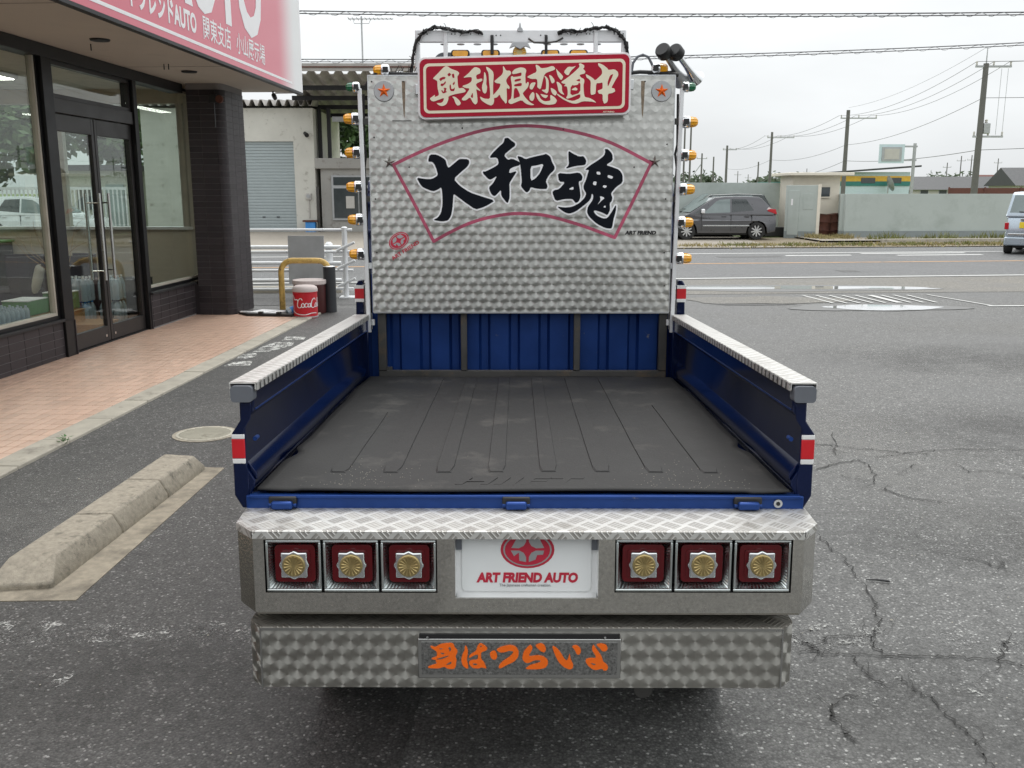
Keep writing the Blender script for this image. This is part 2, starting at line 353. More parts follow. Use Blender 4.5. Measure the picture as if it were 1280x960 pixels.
mat('beige_wall',(.52,.46,.37),.8,var=.05); mat('room_floor',(.36,.26,.17),.5,var=.15); mat('ceiling_white',(.6,.58,.54),.9); mat('tube_light',(1,.97,.9),.5,emit=14,var=0)
mat('white_wall',(.58,.57,.52),.85,var=.1,vs=1.2,dirt_or_glint=(.26,.24,.2),ds=3.2,dlo=.57,dhi=.70); mat('grey_wall',(.36,.35,.33),.85,var=.12,vs=1.5,dirt_or_glint=(.22,.2,.18),ds=3)
mat('shutter',(.36,.41,.42),.5,.2,var=.06); mat('corrugated',(.38,.36,.34),.6,.3,var=.25,vs=1.5,dirt_or_glint=(.16,.09,.05),ds=2,dlo=.6,dhi=.75)
mat('dark_void',(.02,.02,.022),.8)
mat('green_wall',(.42,.465,.44),.85,var=.07,vs=.7,dirt_or_glint=(.30,.34,.31),ds=.9,dlo=.5,dhi=.8); mat('green_wall_base',(.24,.27,.27),.85,var=.1)
mat('cream_wall',(.74,.69,.59),.85,var=.06); mat('rusty_drum',(.10,.035,.022),.8,var=.35,vs=8)
mat('car_grey',(.10,.10,.108),.3,.6,coat=.8,var=.04); mat('car_dark',(.014,.022,.022),.2,.3,coat=.8,var=.04); mat('car_silver',(.40,.46,.52),.28,.6,coat=.8,var=.04); mat('car_white',(.75,.76,.78),.25,coat=.8,var=.03)
mat('car_glass',(.02,.028,.03),.05,0,spec=.9,var=.1); mat('car_glass_light',(.16,.20,.20),.05,0,spec=.9,var=.1)
mat('tail_red',(.45,.01,.02),.15,coat=.6); mat('tail_clear',(.7,.6,.6),.15,coat=.6); mat('plate_yellow',(.75,.55,.03),.4)
mat('wood',(.33,.19,.08),.5,var=.25,vs=8); mat('bamboo_yellow',(.55,.36,.10),.5,var=.3,vs=14,dirt_or_glint=(.12,.05,.03),ds=26,dlo=.58,dhi=.64)
mat('cola_red',(.50,.012,.022),.35,var=.08,dirt_or_glint=(.55,.35,.33),ds=5,dlo=.66,dhi=.8); mat('white_soft',(.52,.45,.43),.7,var=.12)
mat('dark_red_can',(.06,.012,.012),.4,var=.4); mat('blue_plastic',(.05,.25,.62),.25); mat('clear_plastic',(.65,.75,.82),.15,trans=.5,var=.1)
mat('green_box',(.10,.25,.09),.6,var=.2,vs=12); mat('purple',(.035,.022,.035),.6); mat('cushion',(.55,.52,.45),.8); mat('red_mat',(.45,.05,.06),.9); mat('navy',(.02,.03,.09),.5); mat('sleeve_black',(.022,.024,.028),.5)
mat('trunk',(.09,.07,.05),.9,bump=.5); mat('leaf',(.055,.10,.03),.6,var=.5,vs=1.4); mat('leaf_pale',(.13,.19,.085),.6,var=.5,vs=1.2)
mat('grass',(.16,.17,.05),.8,var=.5,vs=3); mat('grass_dry',(.30,.25,.11),.85,var=.4,vs=3); mat('weed',(.05,.14,.03),.6)
mat('gravel',(.28,.25,.21),.95,var=.3,vs=14,bump=.8,bs=60); mat('soil',(.20,.165,.115),.95,var=.35,vs=9,bump=.8,bs=50)
mat('field',(.16,.20,.07),.95,var=.35,vs=.2)
mat('roof_dark',(.05,.052,.055),.6,.1,var=.15); mat('brown_wall',(.13,.05,.04),.8,var=.2); mat('teal_paint',(.04,.20,.18),.6); mat('yellow_paint',(.75,.45,.06),.6); mat('pale_blue_wall',(.55,.66,.70),.8,var=.06)
mat('brown_grey',(.17,.15,.13),.85); mat('house_wall',(.5,.48,.45),.8,var=.1); mat('window_dark',(.05,.06,.065),.1,spec=.8)
mat('far_leaf',(.05,.075,.035),.8,var=.4,vs=.6)
mat('line_white',(.52,.52,.50),.7,var=.12,vs=3)
mat('manhole',(.42,.40,.33),.75,var=.2,bump=.4,dirt_or_glint=(.22,.2,.16),ds=6)
mat('crack',(.03,.029,.027),.95); mat('wet',(.10,.098,.094),.45)
mat('water',(.80,.81,.82),.03,metal=.8,var=0)
asphalt('asphalt_lot',(.132,.131,.126)); asphalt('asphalt_road',(.135,.136,.136)); asphalt('asphalt_old',(.17,.16,.14)); asphalt('asphalt_patch',(.10,.099,.096)); asphalt('asphalt_dark',(.088,.086,.083)); asphalt('asphalt_wet',(.045,.043,.040))
worn_paint('paint_worn',(.42,.42,.40),None,.60,.70,7); worn_paint('paint_faint',(.36,.36,.34),None,.64,.72,9); worn_paint('paint_road',(.62,.62,.6),None,.36,.42,5); worn_paint('paint_orange',(.50,.29,.14),None,.38,.50,5)
worn_paint('paint_patch',(.66,.66,.63),None,.49,.58,9); worn_paint('damp_film',(.045,.044,.042),None,.36,.66,1.9,.35); worn_paint('dust_film',(.24,.235,.22),None,.38,.66,2.4,.4)
scale_steel('scale_panel',.0480,.0375,(.60,.60,.575),.34,.96,.02)
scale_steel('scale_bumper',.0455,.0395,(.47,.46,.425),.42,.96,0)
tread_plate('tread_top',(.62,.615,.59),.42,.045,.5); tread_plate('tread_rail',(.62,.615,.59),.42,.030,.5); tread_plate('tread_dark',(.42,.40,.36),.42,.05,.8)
mat('bumper_face',(.60,.585,.545),.085,1,var=.20,vs=130,bump=.10,bs=18,dirt_or_glint=(.86,.82,.72),ds=150,dlo=.58,dhi=.68,rv=.6)  # flecks and mottle put the reflected asphalt grain into the colour
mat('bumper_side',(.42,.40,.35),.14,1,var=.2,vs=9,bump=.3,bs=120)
mat('board_face',(.28,.28,.275),.3,.9,var=.55,vs=160,bump=.4,bs=260)
mat('steel_frame',(.45,.45,.44),.3,1,var=.08)
glass('window_glass',1.62,(.90,.94,.92)); glass('clear_lens',1.45,(.9,.93,.95))
# fascia board of the shop: printed red fading to white at its end
m,t,b,o=newmat('fascia_print')
tc=N(t,'ShaderNodeTexCoord'); s=N(t,'ShaderNodeSeparateXYZ'); L(t,tc,'Object',s,0)
r=N(t,'ShaderNodeMapRange',i={1:3.55,2:4.45,3:0,4:1}); r.interpolation_type='SMOOTHSTEP'; L(t,s,'Y',r,0)
mx=N(t,'ShaderNodeMix',data_type='RGBA'); L(t,r,0,mx,0); mx.inputs[6].default_value=(.62,.13,.18,1); mx.inputs[7].default_value=(.72,.72,.72,1); L(t,mx,2,b,'Base Color'); b.inputs['Roughness'].default_value=.25
# rear-lamp bezels are chromed, reuse; shaded ribs are geometry
# outlines of painted lettering on their boards, in tenths of a millimetre (x, z) of the truck frame
BIG=[
  [(-4079,18554),(-3743,18554),(-3365,18336),(-3309,18095),(-3234,17964),(-2985,18161),(-2804,18314),(-2714,18366),(-2333,18349),(-2289,18183),(-2403,18007),(-2674,17788),(-3014,17481),(-2725,17172),(-2276,16885),(-1736,16708),(-1150,16531),(-1467,16331),(-1739,16207),(-2033,16131),(-2460,16420),(-2819,16686),(-3021,16841),(-3047,16553),(-3073,16198),(-3144,15842),(-3283,15641),(-3555,15596),(-3962,15663),(-3734,15775),(-3596,15975),(-3524,16331),(-3519,16730),(-3559,17128),(-3718,17018),(-3945,16929),(-4393,17106),(-4526,17260),(-4679,17547),(-4297,17481),(-3982,17481),(-3710,17634),(-3774,17920),(-3883,18161),(-3994,18248),(-4151,18235)],
  [(-665,19276),(-541,19276),(-435,19173),(-241,19053),(-241,18932),(-435,18794),(-754,18536),(-577,18311),(-382,18380),(-27,18225),(-27,18086),(-293,18017),(-471,17930),(-524,17722),(-151,17843),(-329,17565),(-507,17287),(-489,17008),(-489,16658),(-561,16430),(-632,16447),(-864,16728),(-881,17008),(-989,16885),(-1150,16728),(-1239,16745),(-1345,16868),(-1434,17112),(-1237,17287),(-1040,17635),(-1343,17444),(-1468,17496),(-1698,17739),(-1680,17816),(-1573,17809),(-1217,17982),(-968,18138),(-1038,18432),(-1411,18405),(-1233,18640),(-966,18898),(-754,19070),(-718,19242)],
  [(-152,18484),(43,18460),(221,18346),(486,18432),(805,18501),(1053,18553),(1141,18587),(1337,18466),(1410,18224),(1535,18017),(1519,17878),(1289,17670),(1131,17391),(1221,17182),(1187,17042),(955,17042),(705,17060),(456,17130),(403,16973),(296,16885),(207,16938),(10,17165),(63,17356),(27,17774),(-9,18086),(-52,18259)],
  [(2145,18722),(2365,18580),(2633,18462),(2826,18486),(2950,18297),(2928,18140),(2832,18084),(2492,18060),(2007,17927),(2176,18107),(2148,18415)],
  [(1669,17751),(2156,17704),(2641,17775),(2789,17609),(2767,17418),(2607,17370),(2674,17036),(2713,16701),(2632,16485),(2486,16413),(2387,16557),(2313,16605),(1971,16596),(1581,16500),(1432,16893),(1504,16989),(1748,17036),(2013,17347),(1730,17371)],
  [(3767,18792),(3912,18792),(4109,18580),(4139,18296),(3827,18093),(4095,18012),(4438,17884),(4588,17656),(4595,17323),(4306,17132),(4067,16845),(4144,16677),(4122,16510),(4026,16414),(4056,16125),(3938,15875),(3789,15956),(3641,16019),(3371,16101),(3298,16053),(3448,15860),(3744,15730),(3940,15749),(4131,16029),(4320,16365),(4316,16077),(4210,15691),(4167,15353),(4095,15280),(3849,15304),(3454,15498),(3106,15812),(3005,16029),(3051,16269),(3266,16557),(3288,16773),(3214,16845),(3182,16653),(3096,16509),(2806,16269),(2515,16053),(2222,15942),(2001,16004),(1632,16269),(1975,16221),(2317,16245),(2658,16413),(2899,16653),(2970,16845),(2845,17036),(2843,17227),(2938,17418),(3030,17751),(3077,17884),(2883,17884),(3123,18083),(3508,18320),(3747,18509),(3793,18674)],
]
HOLE=[
  [(445,18034),(701,18069),(1048,18155),(898,17774),(668,17496),(455,17398)],
  [(2162,17027),(2380,17156),(2392,17003)],
  [(3409,17799),(3564,17799),(3601,17670),(3430,17680)],
  [(3931,17666),(4171,17585),(4105,17480),(3909,17551)],
  [(3279,17370),(3425,17370),(3403,17194),(3257,17227)],
  [(3730,17213),(3901,17180),(3820,17075),(3702,17122)],
  [(3571,16735),(3812,16653),(3643,16510),(3465,16327),(3623,16557)],
  [(3736,16231),(3832,16327),(3858,16212)],
  [(-507,17826),(-364,17913),(-116,17999),(-311,17826),(-471,17739)],
]
SIGN_C=[
  [(-3839,21725),(-3678,21871),(-3302,22244),(-3179,22244),(-3056,22142),(-2757,22040),(-2669,21956),(-2723,21854),(-2759,21820),(-2744,21514),(-2711,21309),(-2515,21343),(-2392,21224),(-2428,21155),(-2588,21121),(-2872,21070),(-3157,20985),(-3159,20831),(-3250,20642),(-3411,20564),(-3553,20591),(-3700,20694),(-3462,20701),(-3372,20797),(-3353,20917),(-3549,20848),(-3781,20763),(-3888,20780),(-3982,20883),(-3813,21002),(-3742,21054),(-3761,20951),(-3601,21002),(-3564,21071),(-3632,21344),(-3628,21616),(-3698,21667)],
  [(-2998,20968),(-2873,20968),(-2697,20831),(-2610,20694),(-2664,20608),(-2771,20584),(-2858,20694),(-2910,20865)],
  [(-2519,21752),(-2281,21938),(-2085,22142),(-1979,22209),(-1802,22158),(-1739,22057),(-1768,21938),(-1910,21887),(-1946,21819),(-1911,21683),(-1681,21734),(-1664,21632),(-1948,21513),(-1931,21394),(-1772,21257),(-1755,21189),(-1949,21292),(-1914,21138),(-1881,20762),(-1917,20676),(-1989,20625),(-2095,20728),(-2217,20950),(-2378,20813),(-2520,20796),(-2591,20865),(-2376,21070),(-2215,21316),(-2409,21326),(-2568,21411),(-2302,21496),(-2142,21598),(-2123,21785),(-2300,21786)],
  [(-1591,22023),(-1521,21921),(-1487,21717),(-1505,21479),(-1460,21394),(-1489,21155),(-1560,21087),(-1649,21155),(-1701,21377),(-1611,21649)],
  [(-1513,22226),(-1379,22175),(-1203,22022),(-1175,21853),(-1204,21479),(-1206,21069),(-1153,20830),(-1189,20659),(-1296,20583),(-1527,20676),(-1739,20830),(-1791,20984),(-1597,20881),(-1348,20864),(-1330,21138),(-1381,21649),(-1397,21955),(-1485,22107)],
  [(-779,22259),(-708,22192),(-638,22056),(-461,22056),(-398,21937),(-567,21784),(-638,21649),(-603,21512),(-479,21376),(-497,21274),(-621,21342),(-603,21035),(-603,20727),(-657,20665),(-727,20761),(-851,20898),(-922,21069),(-1029,20933),(-1206,20898),(-1249,20984),(-1099,21138),(-922,21342),(-868,21513),(-1063,21530),(-1162,21608),(-1027,21717),(-814,21887),(-761,22022)],
  [(-383,21988),(-267,22117),(-38,22191),(156,22174),(252,22072),(196,21886),(211,21478),(310,21597),(363,21529),(318,21359),(123,21154),(85,21089),(213,20905),(430,20702),(611,20624),(466,20596),(238,20658),(35,20829),(-213,20727),(-426,20641),(-539,20710),(-532,20813),(-408,20881),(-373,21376),(-443,21784),(-373,21835),(-320,21784),(-37,21818),(34,21852),(33,21988),(-143,21937),(-355,21903)],
  [(632,22316),(784,22261),(880,22151),(1108,22170),(1392,22260),(1507,22151),(1450,22078),(1109,21969),(1014,21859),(940,21567),(865,21255),(712,21365),(731,21530),(711,21713),(463,21706),(254,21787),(463,21896),(709,22006)],
  [(1015,21841),(1110,21804),(1206,21676),(1226,21456),(1209,21163),(1133,21089),(961,21200),(904,21255),(1094,21255),(1112,21457),(1091,21713)],
  [(1223,21877),(1338,21841),(1472,21676),(1473,21566),(1359,21511),(1301,21640)],
  [(464,21549),(654,21567),(598,21420),(503,21255),(389,21292),(388,21420)],
  [(523,21163),(599,21108),(600,20905),(524,20776),(409,20813),(371,20961),(447,21090)],
  [(656,21145),(790,21034),(867,20868),(1040,20758),(1307,20795),(1287,20942),(1305,21052),(1497,20923),(1594,20794),(1499,20647),(1232,20617),(1002,20647),(811,20758),(695,20942)],
  [(847,21089),(1076,21034),(1210,21016),(1096,20887),(943,20961)],
  [(1303,21346),(1495,21254),(1591,21126),(1516,20997),(1381,21089),(1323,21218)],
  [(1526,22151),(1602,22060),(1794,21877),(1852,21786),(1758,21639),(1604,21841)],
  [(1549,21603),(1683,21548),(1798,21419),(1800,21199),(1916,21034),(1763,21089),(1648,21199),(1608,21401)],
  [(1869,22005),(2057,22224),(2247,22205),(2417,22260),(2172,22041),(2079,21859),(1984,21877)],
  [(1759,21584),(2023,21749),(2363,22023),(2569,22223),(2511,22333),(2586,22369),(2758,22278),(2759,22187),(2703,22132),(2819,22023),(2782,21931),(2554,21877),(2594,21785),(2766,21694),(2768,21566),(2731,21456),(2754,21125),(2795,20941),(3024,20904),(3217,20794),(3314,20701),(3103,20757),(2721,20775),(2454,20665),(2225,20683),(1880,20831),(1611,21015),(1572,21107),(1764,20979),(2033,20831),(2300,20776),(2604,20904),(2602,21088),(2260,20941),(2032,20868),(1974,20923),(2050,21015),(2048,21236),(2008,21401),(1874,21401),(1969,21493),(1797,21529)],
  [(2820,21913),(3011,21822),(3146,21730),(3242,21638),(3467,21839),(3542,21931),(3520,22113),(3366,22259),(3345,22376),(3574,22295),(3766,22150),(3805,22077),(4071,22113),(4225,22003),(4246,21857),(4136,21675),(4007,21455),(3952,21327),(4085,21308),(4126,21180),(3975,21106),(3803,21088),(3808,20793),(3753,20701),(3639,20664),(3579,20830),(3575,21070),(3403,21088),(3344,21217),(3514,21272),(3571,21308),(3567,21565),(3434,21528),(3282,21529),(3270,21088),(3175,21051),(3061,21033),(3039,21235),(3053,21602),(2975,21694),(2860,21767)],
]
SIGN_R=[
  [(-3556,21712),(-3389,21803),(-3262,21779),(-3308,21701),(-3415,21684),(-3487,21599)],
  [(-3200,21905),(-3093,21973),(-3023,21888),(-3130,21803)],
  [(-3006,21905),(-2899,21939),(-2884,21735),(-2972,21769),(-2989,21837)],
  [(-3488,21514),(-3364,21514),(-3274,21633),(-3257,21531),(-3418,21395),(-3489,21429)],
  [(-2974,21497),(-2885,21616),(-2868,21514),(-2940,21446)],
  [(-3099,21463),(-3045,21480),(-3030,21275),(-2906,21309),(-2869,21377),(-2889,21207),(-3049,21190),(-3100,21309)],
  [(-3366,21344),(-3224,21327),(-3279,21190),(-3191,21173),(-3387,21088),(-3474,21224),(-3420,21241),(-3368,21156),(-3331,21258)],
  [(-2092,21155),(-2076,20899),(-2192,20950)],
  [(-267,21682),(-2,21733),(16,21648),(-267,21580)],
  [(-284,21478),(-1,21546),(52,21512),(34,21410),(-284,21393)],
  [(-284,21325),(-160,21325),(0,20983),(-248,20898),(-319,20864)],
  [(2405,21646),(2575,21719),(2588,21602),(2501,21610)],
  [(2179,21438),(2596,21602),(2602,21125),(2164,20997)],
  [(3798,21382),(3776,21565),(3885,21858),(4017,21912),(4000,21839),(3854,21492)],
]
SIGN_C2=[
  [(2200,21254),(2370,21364),(2485,21291),(2448,21217),(2295,21236)],
  [(2216,21485),(2443,21639),(2539,21566),(2483,21456),(2293,21430)],
]
ORANGE=[
  [(-2311,5066),(-2180,5023),(-2057,5110),(-1813,5143),(-1732,5121),(-1693,5013),(-1633,4949),(-1633,4884),(-1685,4786),(-1655,4689),(-1678,4515),(-1719,4450),(-1882,4449),(-1963,4514),(-2106,4459),(-2371,4470),(-2370,4513),(-2206,4568),(-2145,4601),(-2185,4655),(-2164,4687),(-2286,4709),(-2265,4741),(-2153,4774),(-2141,4861),(-2161,4926),(-2282,5001)],
  [(-1449,5068),(-1398,5047),(-1369,4928),(-1380,4820),(-1401,4690),(-1372,4581),(-1362,4461),(-1413,4461),(-1504,4537),(-1544,4689),(-1501,4863),(-1450,4949)],
  [(-1063,5145),(-912,5048),(-881,4983),(-922,4940),(-1044,4896),(-1045,4712),(-964,4626),(-904,4463),(-965,4473),(-1026,4495),(-1108,4462),(-1250,4473),(-1331,4559),(-1351,4646),(-1269,4690),(-1127,4690),(-1116,4842),(-1207,4820),(-1350,4733),(-1329,4820),(-1166,4928),(-1135,5058)],
  [(-831,4864),(-780,4919),(-689,4940),(-638,4822),(-649,4735),(-710,4691),(-791,4735)],
  [(-668,4973),(-516,5049),(-313,5093),(-171,5050),(-100,4931),(-110,4780),(-212,4649),(-395,4562),(-517,4486),(-588,4464),(-609,4518),(-517,4649),(-354,4757),(-252,4866),(-232,4920),(-334,4941),(-455,4898),(-577,4887)],
  [(178,5098),(243,5040),(233,4970),(157,4830),(168,4784),(343,4819),(518,4796),(628,4692),(629,4575),(563,4481),(388,4445),(48,4445),(169,4550),(344,4598),(453,4645),(431,4691),(300,4691),(147,4609),(59,4620),(-18,4725),(15,4900),(80,4993)],
  [(309,5087),(450,5145),(549,5087),(582,4971),(539,4890),(451,4924),(364,5006)],
  [(723,5076),(844,5019),(954,4879),(1043,4716),(1098,4670),(1131,4728),(1173,4880),(1196,4717),(1264,4577),(1254,4483),(1177,4436),(1023,4506),(891,4646),(802,4832)],
  [(1215,5066),(1345,5090),(1433,5020),(1456,4927),(1414,4834),(1348,4845),(1292,4973)],
  [(1825,5102),(1933,5137),(2076,5103),(2121,5010),(2079,4929),(1980,4929),(1913,5021)],
  [(1759,5102),(1815,5021),(1916,4882),(1983,4765),(2007,4649),(2106,4579),(2141,4497),(2098,4415),(2021,4415),(1988,4473),(1835,4426),(1725,4461),(1636,4543),(1569,4648),(1579,4718),(1699,4753),(1830,4742),(1807,4835),(1729,4951),(1728,5044)],
]
ORANGE_HOLE=[
  [(-2089,5002),(-1977,4995),(-2059,4969)],
  [(-2060,4894),(-1938,4866),(-2020,4835)],
  [(-1866,5002),(-1804,5052),(-1791,4948),(-1846,4911),(-1821,4970)],
  [(-2184,4716),(-1813,4823),(-1895,4771),(-2062,4705)],
  [(-1942,4558),(-1778,4662),(-1799,4580)],
  [(-1259,4603),(-1127,4593),(-1168,4556),(-1229,4564)],
  [(-1074,5080),(-1013,5069),(-1054,5037)],
  [(1690,4629),(1837,4590),(1767,4562)],
]
FAN=[
  [(-5718,18105),(-4358,18727),(-2863,19277),(-1447,19647),(-36,19797),(1305,19728),(2648,19481),(3640,19206),(4495,18862),(5855,18172)],
  [(5855,18172),(5042,16430),(4285,14877)],
  [(4285,14877),(2697,15444),(1260,15839),(400,15937),(-460,15937),(-1463,15768),(-2325,15513),(-3191,15117),(-3945,14704)],
  [(-3945,14704),(-4823,16430),(-5718,18105)],
]
# ================================================================ ground, lot, road
def sheet(name,pts,z,m,parent=None,label=None,kind='structure'):
    tri=tessellate_polygon([[Vector((p[0],p[1],0)) for p in pts]])
    fs=[]
    for i,j,k in tri:
        ar=(pts[j][0]-pts[i][0])*(pts[k][1]-pts[i][1])-(pts[k][0]-pts[i][0])*(pts[j][1]-pts[i][1])
        fs.append((i,j,k) if ar>0 else (i,k,j))
    o=MB().add([(p[0],p[1],z) for p in pts],fs).build(name,m,parent)
    if parent is None: tag(o,label,kind=kind)
    return o
SLP=.12
def rl(x,y4): return (x,y4+SLP*(x-4.3))     # a point on a line parallel to the road
sheet('ground',[(-1500,-600),(1500,-600),(1500,2200),(-1500,2200)],-.03,'field')
lot=sheet('parking_lot',[(-60,-40),(60,-40),rl(60,18.2),rl(-60,18.2)],0,'asphalt_lot')
sheet('resurfaced_strip',[(-3.1,-6),(-.2,-6),(-.35,2.0),(-.28,3.1),(-.35,5.5),(-.5,9),(-1.2,12.6),(-2.3,13.4),(-2.9,13.3)],.003,'asphalt_dark',lot)
sheet('road_shoulder',[rl(-2.0,15.6),rl(2.8,15.45),rl(5.2,15.35),rl(9,15.2),rl(60,15.4),rl(60,18.1),rl(-2.0,18.1)],.004,'asphalt_old')
road=sheet('road',[rl(-160,18.05),rl(160,18.05),rl(160,27.9),rl(-160,27.9)],.008,'asphalt_road')
def strip(name,x0,x1,y4,w,m,parent,z=.012): return sheet(name,[rl(x0,y4),rl(x1,y4),rl(x1,y4+w),rl(x0,y4+w)],z,m,parent)
strip('edge_line',-60,60,18.12,.16,'line_white',road); strip('centre_line',-60,60,21.9,.17,'paint_orange',road); strip('edge_line',-60,60,25.5,.16,'paint_road',road)
strip('tar_patch',6.9,7.3,19.3,.5,'asphalt_patch',road); strip('tar_patch',5.3,7.0,24.0,.45,'asphalt_patch',road); strip('worn_mark',5.0,6.0,19.9,.1,'paint_faint',road); strip('worn_mark',6.4,6.9,20.0,.12,'paint_worn',road)
for x0,x1,y in ((7.2,9.0,24.4),(10.2,12.6,24.2),(9.5,12.5,25.0)): strip('worn_mark',x0,x1,y,.22,'paint_road',road)
verge=sheet('verge',[rl(-160,27.85),rl(160,27.85),rl(160,34),rl(-160,34)],.03,'soil')
MB().prism([rl(12.2,30.2),rl(60,30.2),rl(60,30.45),rl(12.2,30.45)],'z',-.02,.14).build('kerb','concrete_light'); tag(bpy.data.objects['kerb'],kind='structure')
sheet('footpath',[rl(10.2,30.45),rl(60,30.45),rl(60,36),rl(10.2,36)],.09,'gravel')
sheet('gravel_yard',[rl(-30,27.95),rl(8.6,27.95),rl(8.0,29.3),(8.6,40),(-30,40)],.036,'gravel')
# standing water on the shoulder
def blob(cx,cy,rx,ry,seed,n=26,sl=.0):
    rd=random.Random(seed); ph=[rd.uniform(0,6.28) for _ in range(4)]
    return [(cx+rx*math.cos(t)*(1+.10*math.sin(3*t+ph[0])+.07*math.sin(5*t+ph[1])),cy+sl*(rx*math.cos(t))+ry*math.sin(t)*(1+.16*math.sin(2*t+ph[2])+.10*math.sin(7*t+ph[3]))) for t in [2*math.pi*k/n for k in range(n)]]
pud=[sheet('puddle',blob(5.33,13.45,.85,.30,1),.010,'water'),sheet('puddle',blob(4.75,16.35,2.3,.30,3,40,.03),.010,'water'),sheet('puddle',blob(6.9,16.15,.5,.10,5,sl=.06),.010,'water')]
for p in pud: tag(p,kind='structure')
sheet('damp_patch',blob(3.9,14.45,1.3,.55,8),.0062,'asphalt_old',lot); sheet('damp_patch',blob(5.25,13.5,1.25,.46,9),.0075,'wet',lot); sheet('damp_patch',blob(4.6,16.3,2.7,.52,12,40,.03),.0078,'wet',lot); sheet('damp_patch',blob(8.4,11.9,1.3,.10,21,sl=-.42),.0062,'asphalt_patch',lot); sheet('damp_patch',blob(3.6,13.85,.6,.07,22),.0072,'asphalt_patch',lot)
# hatched no-stopping box
for k in range(10):
    a=(4.66+.207*k+.006*k,15.05+.012*k); b=(4.72+.198*k+.07,13.98+.015*k); w=.10 if k==5 else .045
    if k==9: b=(7.0,13.7); a=(6.72,15.2)
    sheet('hatch_line',[(a[0],a[1]),(b[0],b[1]),(b[0]+w,b[1]),(a[0]+w,a[1])],.0105,'line_white',lot)
sheet('hatch_line',[(6.95,13.60),(16,14.1),(16,14.16),(6.95,13.67)],.0105,'paint_road',lot); sheet('hatch_line',[(4.62,15.10),(6.7,15.27),(6.7,15.32),(4.62,15.15)],.0105,'paint_worn',lot)
# worn bay lines around the truck
for x0,x1,y0,y1,mm in ((-2.05,-.85,3.18,3.36,'paint_worn'),(.95,1.35,3.16,3.34,'paint_worn'),(1.55,2.4,3.10,3.30,'paint_worn'),(-2.3,3.2,3.14,3.34,'paint_faint'),(-2.4,-1.5,2.84,2.98,'paint_worn'),(.8,2.6,2.75,3.0,'paint_faint')):
    sheet('bay_line',[(x0,y0),(x1,y0),(x1,y1),(x0,y1)],.004 if mm=='paint_faint' else .0055,mm,lot)
WORN=[[(-2.75,8.805),(-2.505,8.805),(-2.545,9.066),(-2.702,9.066)],[(-2.736,9.156),(-2.662,9.202),(-2.571,9.342),(-2.639,9.535),(-2.776,9.437)],[(-2.694,9.584),(-2.533,9.634),(-2.449,9.839),(-2.378,10.053),(-2.412,10.275),(-2.616,10.275),(-2.68,9.945)],[(-2.581,10.39),(-2.343,10.449),(-2.364,10.628),(-2.598,10.689)]]
for pts in WORN: sheet('bay_line',pts,.0055,'paint_patch',lot)
# soft stains and dusty patches on the lot
for k,(cx,cy,rx,ry,mm) in enumerate(((2.3,4.3,1.1,.7,'damp_film'),(1.5,2.75,.8,.45,'damp_film'),(3.6,6.3,1.4,1.0,'damp_film'),(2.2,6.0,.9,1.8,'dust_film'),(4.8,9.2,2.2,1.2,'damp_film'),(3.2,3.6,1.0,.5,'dust_film'),(-1.3,2.9,.9,.5,'damp_film'),(-2.4,4.6,.8,1.2,'dust_film'),(-1.4,6.8,.7,1.6,'damp_film'),(.2,2.6,.8,.35,'damp_film'),(6.2,11.5,2.2,.9,'dust_film'))):
    sheet('stain',blob(cx,cy,rx,ry,60+k,30),.0032+.0001*k if cx>0 else .0036+.0001*k,mm,lot)
# cracks in the asphalt
CRK=[[(1.475,4.312),(1.476,4.139),(1.507,3.993),(1.48,3.769),(1.474,3.544),(1.442,3.477),(1.425,3.37),(1.375,3.269),(1.332,3.217),(1.317,3.149),(1.339,3.092)],[(1.021,3.103),(1.097,3.124),(1.114,3.096),(1.204,3.092),(1.342,3.086),(1.481,3.083),(1.601,3.065),(1.717,3.053),(1.743,3.033),(1.794,2.997)],[(1.325,2.952),(1.328,2.847),(1.365,2.817),(1.377,2.734),(1.378,2.673),(1.393,2.606),(1.394,2.542),(1.383,2.473),(1.371,2.403)],[(1.207,3.083),(1.22,2.985),(1.214,2.942),(1.236,2.904),(1.257,2.855)],[(1.129,2.817),(1.063,2.787),(1.02,2.743),(1.005,2.682),(1.017,2.624),(1.024,2.58),(1.032,2.534)],[(1.72,3.059),(1.786,3.149),(1.811,3.186)],[(1.064,3.195),(1.087,3.161),(1.097,3.124)],[(1.143,3.186),(1.174,3.243),(1.336,3.23)],[(1.981,5.938),(2.091,5.938),(2.239,5.841),(2.444,5.791),(2.465,5.737),(2.666,5.791),(2.853,5.841),(3.157,5.841),(3.317,5.821)],[(1.799,5.361),(1.996,5.53),(2.145,5.582),(2.161,5.478),(2.125,5.28),(2.035,5.066)],[(2.203,6.273),(2.107,5.899),(2.056,5.791),(2.051,5.69)],[(2.348,5.378),(2.469,5.495)],[(2.714,5.478),(2.701,5.329),(2.841,5.361),(3.0,5.233)],[(2.235,5.636),(2.403,5.69),(2.658,5.737)],[(1.911,5.28),(1.988,5.187),(2.052,5.148)],[(1.917,4.079),(2.073,3.983),(2.161,3.873),(2.197,3.965)],[(2.064,5.037),(2.129,4.868),(2.298,4.761)]]
random.seed(5)
